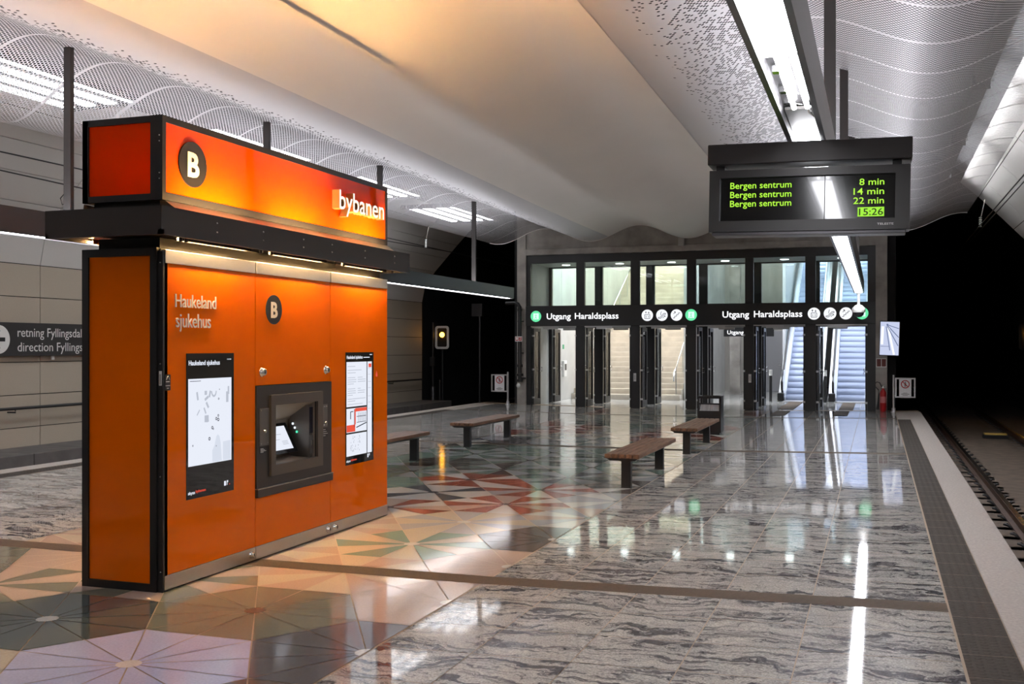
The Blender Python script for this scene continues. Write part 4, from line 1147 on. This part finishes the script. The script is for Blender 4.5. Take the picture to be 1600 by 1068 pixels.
# standpipe on the left concrete column
e = empty('fire_standpipe', (-9.6, FY - .16, .5), 'black fire standpipe with elbow on the left concrete column', 'pipe')
px_, py_ = -9.585, FY - .22
MB().tube([(px_ - .42, py_ + .02, 2.93), (px_ - .14, py_, 2.94), (px_ - .05, py_, 2.90), (px_, py_, 2.82), (px_, py_, .72)], .055, 12).build('pipe', M['black'], e)
mb = MB()
for z, r in ((2.70, .07), (1.12, .085), (.86, .105), (.70, .085)): mb.lathe((px_, py_, z), [(r, 0), (r, .07)], n=16)
mb.tube([(px_, py_, .80), (px_ + .18, py_ - .02, .80)], .03, 8)
mb.build('coupling', M['black'], e)
MB().lathe((px_ - .03, py_ - .03, .55), [(.0, -.02), (.045, 0), (.055, .04), (.045, .09), (.02, .11)], n=14).build('cap', M['white'], e)
mb = MB()
for z in (1.5, 2.4): mb.box(px_ - .07, px_ + .07, py_, FY - .065, z, z + .03)
mb.build('bracket', M['black'], e)
M['red'] = mat('red_paint', (.42, .012, .015), .4)
def plate(x0, x1, y, z0, z1, txt, lb, cl):
    e = empty('fire_plate', ((x0 + x1) / 2, y, z0), lb, 'sign')
    MB().box(x0, x1, y - .008, y, z0, z1).build('plate', M['white'], e)
    MB().box(x0 + .015, (x0 + x1) / 2 - .008, y - .011, y - .008, z0 + .02, z1 - .02).build('red_field', cl, e)
    MB().box((x0 + x1) / 2 + .008, x1 - .015, y - .011, y - .008, z0 + .02, z1 - .02).build('red_field', cl, e)
    for k_, (a, b) in enumerate(((x0 + .03, (x0 + x1) / 2 - .02), ((x0 + x1) / 2 + .025, x1 - .03))):
        if txt: lettering(txt[k_], '-y', y - .011, a, b, z0 + .045, '1', (z1 - z0) * .5, M['white'], e, 'symbol', ext=.001)
plate(-9.70, -9.49, FY - .285, 1.84, 1.985, '12', 'small white plate with red squares on the black standpipe', M['red'])
plate(-.03, .22, FY - .062, 1.17, 1.40, None, 'dull red fire equipment plate above the red extinguisher', mat('dull_red', (.16, .03, .025), .5))
# extinguisher
e = empty('fire_extinguisher', (.135, FY - .17, .03), 'red fire extinguisher at the foot of the right concrete column', 'extinguisher')
ex, ey = .135, FY - .17
MB().lathe((ex, ey, .045), [(.06, 0), (.078, .02), (.078, .47), (.06, .53), (.03, .56), (.028, .60)], n=20).build('cylinder', M['red'], e)
mb = MB(); mb.box(ex - .045, ex + .07, ey - .02, ey + .02, .645, .672); mb.box(ex - .02, ex + .09, ey - .012, ey + .012, .70, .718); mb.lathe((ex, ey, .64), [(.03, 0), (.025, .05)], n=10)
mb.build('valve', M['chrome'], e)
mb = MB(); mb.tube([(ex - .03, ey, .67), (ex - .08, ey - .01, .78), (ex - .15, ey, .80), (ex - .20, ey, .74), (ex - .17, ey, .66), (ex - .11, ey, .60), (ex - .10, ey, .50), (ex - .12, ey, .25), (ex - .14, ey, .10)], [.011] * 5 + [.012, .014, .02, .03], 8)
mb.build('hose', M['black'], e)
MB().lathe((ex, ey, .27), [(.0795, 0), (.0795, .16)], n=20).build('label_band', mat('label_pink', (.55, .16, .17), .5), e)
MB().box(ex - .07, ex + .07, ey + .03, FY - .06, .30, .34).build('bracket', M['black'], e)
# information monitor
e = empty('monitor', (.28, 27.95, 1.9), 'upright monitor with pale picture beside the right concrete column', 'monitor')
MB().box(.045, .525, 27.93, 27.98, 1.465, 2.335, .008).build('housing', M['black'], e)
sc = MB().box(.062, .508, 27.927, 27.93, 1.485, 2.315).build('screen', emit('monitor_picture', (.62, .68, .90), .82), e)
m = MB()
def ln(m, p, q, w, y=27.926):
    d = Vector((q[0] - p[0], q[1] - p[1])); n = Vector((-d.y, d.x)).normalized() * w / 2
    m.add([(p[0] + n.x, y, p[1] + n.y), (q[0] + n.x, y, q[1] + n.y), (q[0] - n.x, y, q[1] - n.y), (p[0] - n.x, y, p[1] - n.y)], [(0, 1, 2, 3)])
ln(m, (.22, 2.24), (.50, 2.15), .018); ln(m, (.23, 2.22), (.50, 1.93), .02); ln(m, (.225, 2.2), (.49, 1.72), .02); ln(m, (.20, 2.2), (.30, 1.60), .02); ln(m, (.08, 1.70), (.28, 1.70), .012)
m.add([(.205, 27.926, 2.215), (.245, 27.926, 2.215), (.245, 27.926, 2.265), (.205, 27.926, 2.265)], [(0, 1, 2, 3)])
m.build('picture_lines', emit('monitor_lines', (.16, .20, .36), .8), sc)
m = MB(); ln(m, (.24, 2.2), (.40, 1.50), .05, 27.9265); ln(m, (.12, 2.2), (.11, 1.75), .06, 27.9265); m.build('picture_light', emit('monitor_light', (.90, .94, 1.0), 1.0), sc)
MB().tube([(.28, 27.98, 1.9), (.20, 28.2, 1.9), (.15, FY - .06, 1.9)], .03, 8).build('arm', M['black'], e)
e.rotation_euler = (0, math.radians(1.8), 0)
# platform end barriers
def barrier(xp, xf0, xf1, y, z0, lb):
    e = empty('platform_barrier', (xp, y, z0), lb, 'barrier', 'platform end barriers')
    MB().tube([(xp, y, z0), (xp, y, z0 + .93)], .028, 10).build('post', M['seal'], e)
    MB().lathe((xp, y, z0), [(.075, 0), (.075, .015), (.05, .03), (.045, .10)], n=14).build('post_base', M['seal'], e)
    a, b, t = min(xf0, xf1), max(xf0, xf1), .035
    mb = MB(); zz0, zz1 = z0 + .36, z0 + .86
    mb.box(a, b, y - .02, y + .02, zz0, zz0 + t); mb.box(a, b, y - .02, y + .02, zz1 - t, zz1); mb.box(a, a + t, y - .02, y + .02, zz0 + t, zz1 - t); mb.box(b - t, b, y - .02, y + .02, zz0 + t, zz1 - t)
    if abs(xf0 - xp) > .03: mb.box(min(xp, xf0), max(xp, xf0), y - .015, y + .015, zz0 + .03, zz0 + .06); mb.box(min(xp, xf0), max(xp, xf0), y - .015, y + .015, zz1 - .06, zz1 - .03)
    mb.build('frame', M['seal'], e)
    c = (a + b) / 2; w = .145
    sg = MB().box(c - w, c + w, y - .012, y - .004, zz0 + t, zz1 - t).build('warning_sign', mat('sign_panel', (.72, .72, .73), .5), e)
    n = 32; r0, r1 = .105, .082; zc = zz1 - .16; m = MB()
    for i in range(n):
        p = [(c + r * math.cos(2 * PI * j / n), y - .0135, zc + r * math.sin(2 * PI * j / n)) for r, j in ((r0, i), (r0, i + 1), (r1, i + 1), (r1, i))]; m.add(p, [(0, 1, 2, 3)])
    d = Vector((1, -1)).normalized(); nn = Vector((1, 1)).normalized() * .010
    m.add([(c + s1 * d.x * .09 + s2 * nn.x, y - .0135, zc + s1 * d.y * .09 + s2 * nn.y) for s1, s2 in ((-1, -1), (1, -1), (1, 1), (-1, 1))], [(0, 1, 2, 3)])
    m.build('prohibition_ring', M['red'], sg)
    m = MB(); m.lathe((c, y - .0125, zc + .045), [(.015, 0), (.015, -.0015)], 'y', 12)
    for p in (((-.022, .025), (.022, .025), (.016, -.02), (-.016, -.02)), ((-.016, -.02), (-.002, -.02), (-.006, -.068), (-.018, -.068)), ((.002, -.02), (.016, -.02), (.018, -.068), (.006, -.068))): m.add([(c + u, y - .0128, zc + v) for u, v in p], [(0, 1, 2, 3)])
    m.build('walking_figure', M['black'], sg)
    m = MB()
    for z_, w_ in ((zz0 + .115, .05), (zz0 + .095, .09), (zz0 + .078, .10), (zz0 + .055, .06)): m.box(c - w_, c + w_, y - .0128, y - .012, z_, z_ + .008)
    m.build('sign_lines', M['charcoal'], sg)
barrier(.385, .42, .90, 28.22, fz(.385), 'platform end barrier with prohibition sign beside the red extinguisher')
barrier(-9.92, -9.92, -10.42, 28.22, fz(-9.92), 'platform end barrier with prohibition sign left of the entrance')

# ------------------------------------------------------------------ stair hall behind the doors
M['hall_floor'] = mat('pale_hall_floor', (.46, .46, .45), .07, var=.12, vscale=30)
mb = MB(); y = FY; g = .003
mb.box(-9.6, .3, FY + .45, 45, -.3, -.004)
mb2 = MB()
while y < 44.5:
    x = -9.45
    while x < 0:
        mb2.quad((x + g, y + g, 0), (min(x + .6, .0) - g, y + g, 0), (min(x + .6, .0) - g, y + .6 - g, 0), (x + g, y + .6 - g, 0)); x += .6
    y += .6
struct('floor_hall', mb2, M['hall_floor']); struct('floor_hall_base', mb, M['grout'])
mb = MB()
for x0, x1, ya, yb in ((-2.55, -2.15, 29.3, 33.2), (-.98, -.62, 29.3, 33.2), (-2.50, -2.15, 26.6, 28.45), (-1.02, -.68, 26.6, 28.45)):
    n = int((yb - ya) / .3)
    for i in range(n): mb.quad((x0, ya + i * .3 + .004, fz((x0 + x1) / 2) * (ya < 28.5) + .012), (x1, ya + i * .3 + .004, fz((x0 + x1) / 2) * (ya < 28.5) + .012), (x1, ya + i * .3 + .296, fz((x0 + x1) / 2) * (ya < 28.5) + .012), (x0, ya + i * .3 + .296, fz((x0 + x1) / 2) * (ya < 28.5) + .012))
struct('trim_10', mb, M['ribbed'])
M['hall_wall'] = mat('pale_hall_concrete', (.50, .50, .49), .65, var=.10, vscale=1.6)
M['hall_blue'] = mat('hall_white_panel', (.66, .68, .72), .4)
mb = MB()
n = 11
for i in range(n):
    a = FY + .4 + i * 1.5; mb.box(-9.62, -9.42, a + .006, a + 1.494, 0, 6.5)
struct('wall_hall_left', mb, M['hall_wall'])
mb = MB()
for i in range(16): a = FY + .4 + i * 1.5; mb.box(-.06, .2, a + .004, a + 1.496, 0, 6.5)
mb.box(-3.02, -2.92, 36.5, 45.5, 0, 6.5) 
struct('wall_hall_right', mb, M['hall_blue'])
mb = MB(); mb.box(-9.6, .2, 45.5, 45.8, 0, 6.5); mb.box(-5.82, -2.95, 41.0, 41.2, 0, 6.5)
struct('wall_hall_back', mb, M['boarded'])
mb = MB(); mb.box(-5.85, -5.55, 33.6, 45.5, 0, 6.5); struct('partition_hall', mb, M['hall_wall'])
mb = MB(); mb.box(-4.98, -4.62, 38.0, 38.4, 0, 6.5); struct('column_hall', mb, M['concrete'])
mb = MB(); mb.box(-9.45, 0, FY + .12, 30.55, 4.09, 4.15); struct('ceiling_vestibule', mb, M['hall_wall'])
mb = MB(); mb.box(-9.6, .2, 30.7, 46, 6.45, 6.5); struct('ceiling_hall', mb, M['hall_wall'])
# metal door at the end of the passage
d_ = tag(MB().box(-4.55, -3.25, 40.94, 41.0, 0, 2.3, .01).build('door_%d' % (dn[0] + 1), mat('grey_door', (.30, .30, .32), .5)), kind='structure')
MB().tube([(-3.42, 40.93, 1.0), (-3.42, 40.88, 1.0), (-3.54, 40.88, 1.0)], .014, 8).build('door_handle', M['chrome'], d_)
# stairs
e = empty('staircase', (-7.5, 33.0, 0), 'wide pale stone staircase behind the left entrance doors', 'stairs')
prof = []; r_, t_ = .17, .31; ns = 34
for i in range(ns): prof += [(33.0 + i * t_, i * r_), (33.0 + i * t_ - .018, (i + 1) * r_ - .05), (33.0 + i * t_ - .018, (i + 1) * r_)]
prof += [(33.0 + ns * t_ + 1.6, ns * r_), (33.0 + ns * t_ + 1.6, 0)]
MB().prism(prof, 'x', -9.40, -5.87).build('steps', M['stair'], e)
for x in (-9.0, -6.02):
    mb = MB(); mb.tube([(x, 32.75, .60), (x, 32.85, .92), (x, 33.1, .98), (x, 33.1 + 33 * t_, .98 + 33 * r_)], .026, 8)
    h = mb.build('handrail', M['chrome'], e)
    mb = MB()
    for i in range(0, 34, 4): mb.tube([(x, 33.15 + i * t_, i * r_ + .1), (x, 33.15 + i * t_, i * r_ + .98)], .016, 6)
    mb.build('baluster', M['chrome'], h)
# escalators
M['esc_step'] = mat('escalator_step', (.36, .42, .58), .38, .35)  # aluminium steps; the blue of the hall light is put into the colour
M['esc_side'] = mat('escalator_side', (.62, .66, .74), .3, .4)
def escalator(x0, x1, lb):
    e = empty('escalator', ((x0 + x1) / 2, 34.1, 0), lb, 'escalator', 'escalators')
    r, t, n = .185, .318, 30; ys = 34.15
    prof = []
    for i in range(n):
        yb, zb = ys + i * t, i * r
        for k_ in range(7):
            a = k_ / 6; prof.append((yb + .085 * (1 - math.cos(a * PI / 2) ) * 1.0 + .0, zb + r * a))
    yl = ys + n * t
    prof += [(yl + 1.0, n * r), (yl + 1.0, n * r - .3), (ys + .5, -.02), (ys, -.02)]
    MB().prism(prof, 'x', x0, x1).build('steps', M['esc_step'], e)
    MB().box(x0 - .05, x1 + .05, 33.35, ys + .02, .004, .016).build('comb_plate', M['seal'], e)
    sl = r / t
    for s, xa in ((-1, x0), (1, x1)):
        xb = xa + s * .10
        def side(off0, off1, za, zb, name, m):
            a, b = xa + s * off0, xa + s * off1
            pts = [(33.75, 0), (33.75, .12 + za * 0 + .0), (34.05, zb * .9 + 0.0), (ys + .15, zb), (ys + .15 + (n - 1) * t, zb + (n - 1) * r), (ys + .15 + (n - 1) * t, (n - 1) * r - .3), (ys + .8, 0)]
            return MB().prism(pts, 'x', min(a, b), max(a, b)).build(name, m, e)
        side(.0, .02, 0, .30, 'skirt', M['esc_side'])
        side(.02, .16, 0, .34, 'inner_decking', M['esc_side'])
        side(.16, .24, 0, .22, 'outer_decking', M['seal'])
        xm = xa + s * .09
        pts = [(33.9, .30), (33.78, .55), (33.85, .82), (34.05, .92), (ys + .2, .95), (ys + .2 + (n - 2) * t, .95 + (n - 2) * r), (ys + .2 + (n - 2) * t, .30 + (n - 2) * r), (ys + .2, .32)]
        MB().prism(pts, 'x', xm - .008, xm + .008).build('balustrade_glass', M['glass'], e)
        mb = MB(); mb.tube([(xm, 33.95, .26), (xm, 33.75, .36), (xm, 33.68, .58), (xm, 33.74, .82), (xm, 33.92, .95), (xm, ys + .2, .985), (xm, ys + .2 + (n - 2) * t, .985 + (n - 2) * r)], .034, 8)
        mb.build('handrail', M['black'] if s < 0 else M['esc_side'], e)
        mb = MB(); mb.tube([(xm + s * .0, ys + .2, .94), (xm, ys + .2 + (n - 2) * t, .94 + (n - 2) * r)], .02, 8)
        mb.build('handrail_lamp', emit('balustrade_lamp', (.88, .93, 1.0), 3.0), e)
        MB().box(min(xa + s * .02, xa + s * .22), max(xa + s * .02, xa + s * .22), 33.55, 33.95, .016, .26, .03).build('handrail_inlet', M['black'], e)
escalator(-2.72, -1.87, 'pale escalator tinted with blue light to the left, seen through the fifth doorway')
escalator(-1.20, -.36, 'pale escalator tinted with blue light at far right, beside the white hall wall')
for x in (-3.12, -1.50):
    e = empty('bollard_post', (x, 33.4, 0), 'slim dark post in front of the %s escalator' % ('left' if x < -2 else 'right'), 'post')
    MB().tube([(x, 33.4, .0), (x, 33.4, .80)], .045, 10).build('pole', M['black'], e)
    MB().tube([(x, 33.4, .80), (x, 33.4, .98)], .048, 10).build('head', M['white'], e)
# hanging sign in the passage
e = empty('hanging_sign', (-4.2, 36.5, 2.08), 'small black hanging sign in the passage behind the doors', 'sign')
MB().box(-4.98, -3.30, 36.5, 36.56, 2.04, 2.37).build('sign_box', M['black'], e)
lettering('Utgang H', '-y', 36.5, -4.86, -4.12, 2.12, 'H', .13, M['sign_lit'], e, ext=.002, bold=.01)
MB().tube([(-4.2, 36.53, 2.37), (-4.2, 36.53, 6.45)], .015, 6).build('rod', M['black'], e)
e = empty('alarm_box', (-9.4, 32.0, .75), 'small white panel box on the left hall wall behind the doors', 'panel')
MB().box(-9.42, -9.34, 31.95, 32.25, .75, 1.25, .01).build('box', M['white'], e)
MB().box(-9.34, -9.335, 32.0, 32.2, .95, 1.15).build('display', M['charcoal'], e)
e = empty('green_sticker', (-9.4, 32.1, 1.62), 'small green escape sticker on the left hall wall', 'sign')
MB().box(-9.42, -9.405, 32.02, 32.16, 1.62, 1.76).build('sticker', mat('escape_green', (.03, .30, .13), .5), e)
# lamps of the hall
def hall_lamp(x0, x1, y0, y1, z, col, s, lb, grp=None):
    e = empty('ceiling_lamp', ((x0 + x1) / 2, (y0 + y1) / 2, z), lb, 'lamp', grp)
    MB().box(x0 - .03, x1 + .03, y0 - .03, y1 + .03, z + .02, z + .06).build('tray', M['white'], e)
    MB().box(x0, x1, y0, y1, z, z + .022).build('diffuser', emit('hall_lamp', col, s), e)
for i in range(3): hall_lamp(-8.9, -6.5, 33.5 + i * 3.2, 34.6 + i * 3.2, 6.36, (1.0, .95, .86), L_LOBBY * 1.0, 'warm ceiling lamp high above the pale staircase', 'lamps above the staircase')
for i in range(4): hall_lamp(-2.6, -.5, 32.2 + i * 3.0, 33.2 + i * 3.0, 6.36, (.86, .90, 1.0), L_LOBBY * .62, 'cool ceiling lamp high above the escalators', 'lamps above the escalators')
hall_lamp(-9.2, -6.2, 31.0, 32.2, 6.36, (.95, .98, 1.0), L_LOBBY * 1.5, 'unseen cool ceiling lamp added to brighten the hall before the staircase')  # unseen lamp added to brighten the left hall wall
hall_lamp(-5.0, -3.6, 33.5, 34.5, 6.36, (.95, .97, 1.0), L_LOBBY * 2.2, 'cool ceiling lamp high above the passage', 'lamps above the passage')
hall_lamp(-5.2, -3.3, 38.9, 39.4, 6.36, (.95, .97, 1.0), L_LOBBY, 'cool ceiling lamp at the far end of the passage', 'lamps above the passage')
for i, x in enumerate((-8.6, -7.0, -5.5, -4.0, -2.4, -.9)):
    e = empty('downlight', (x, 29.6, 4.07), 'small round downlight behind the %s upper pane above the entrance sign' % ('first', 'second', 'third', 'fourth', 'fifth', 'sixth')[i], 'lamp', 'vestibule downlights')
    MB().lathe((x, 29.6, 4.075), [(.135, .003), (.135, .02)], n=16).build('ring', M['seal'], e)
    MB().lathe((x, 29.6, 4.072), [(.11, 0), (.11, .01)], n=16).build('diffuser', emit('downlight', (.95, .98, 1.0), 14), e)
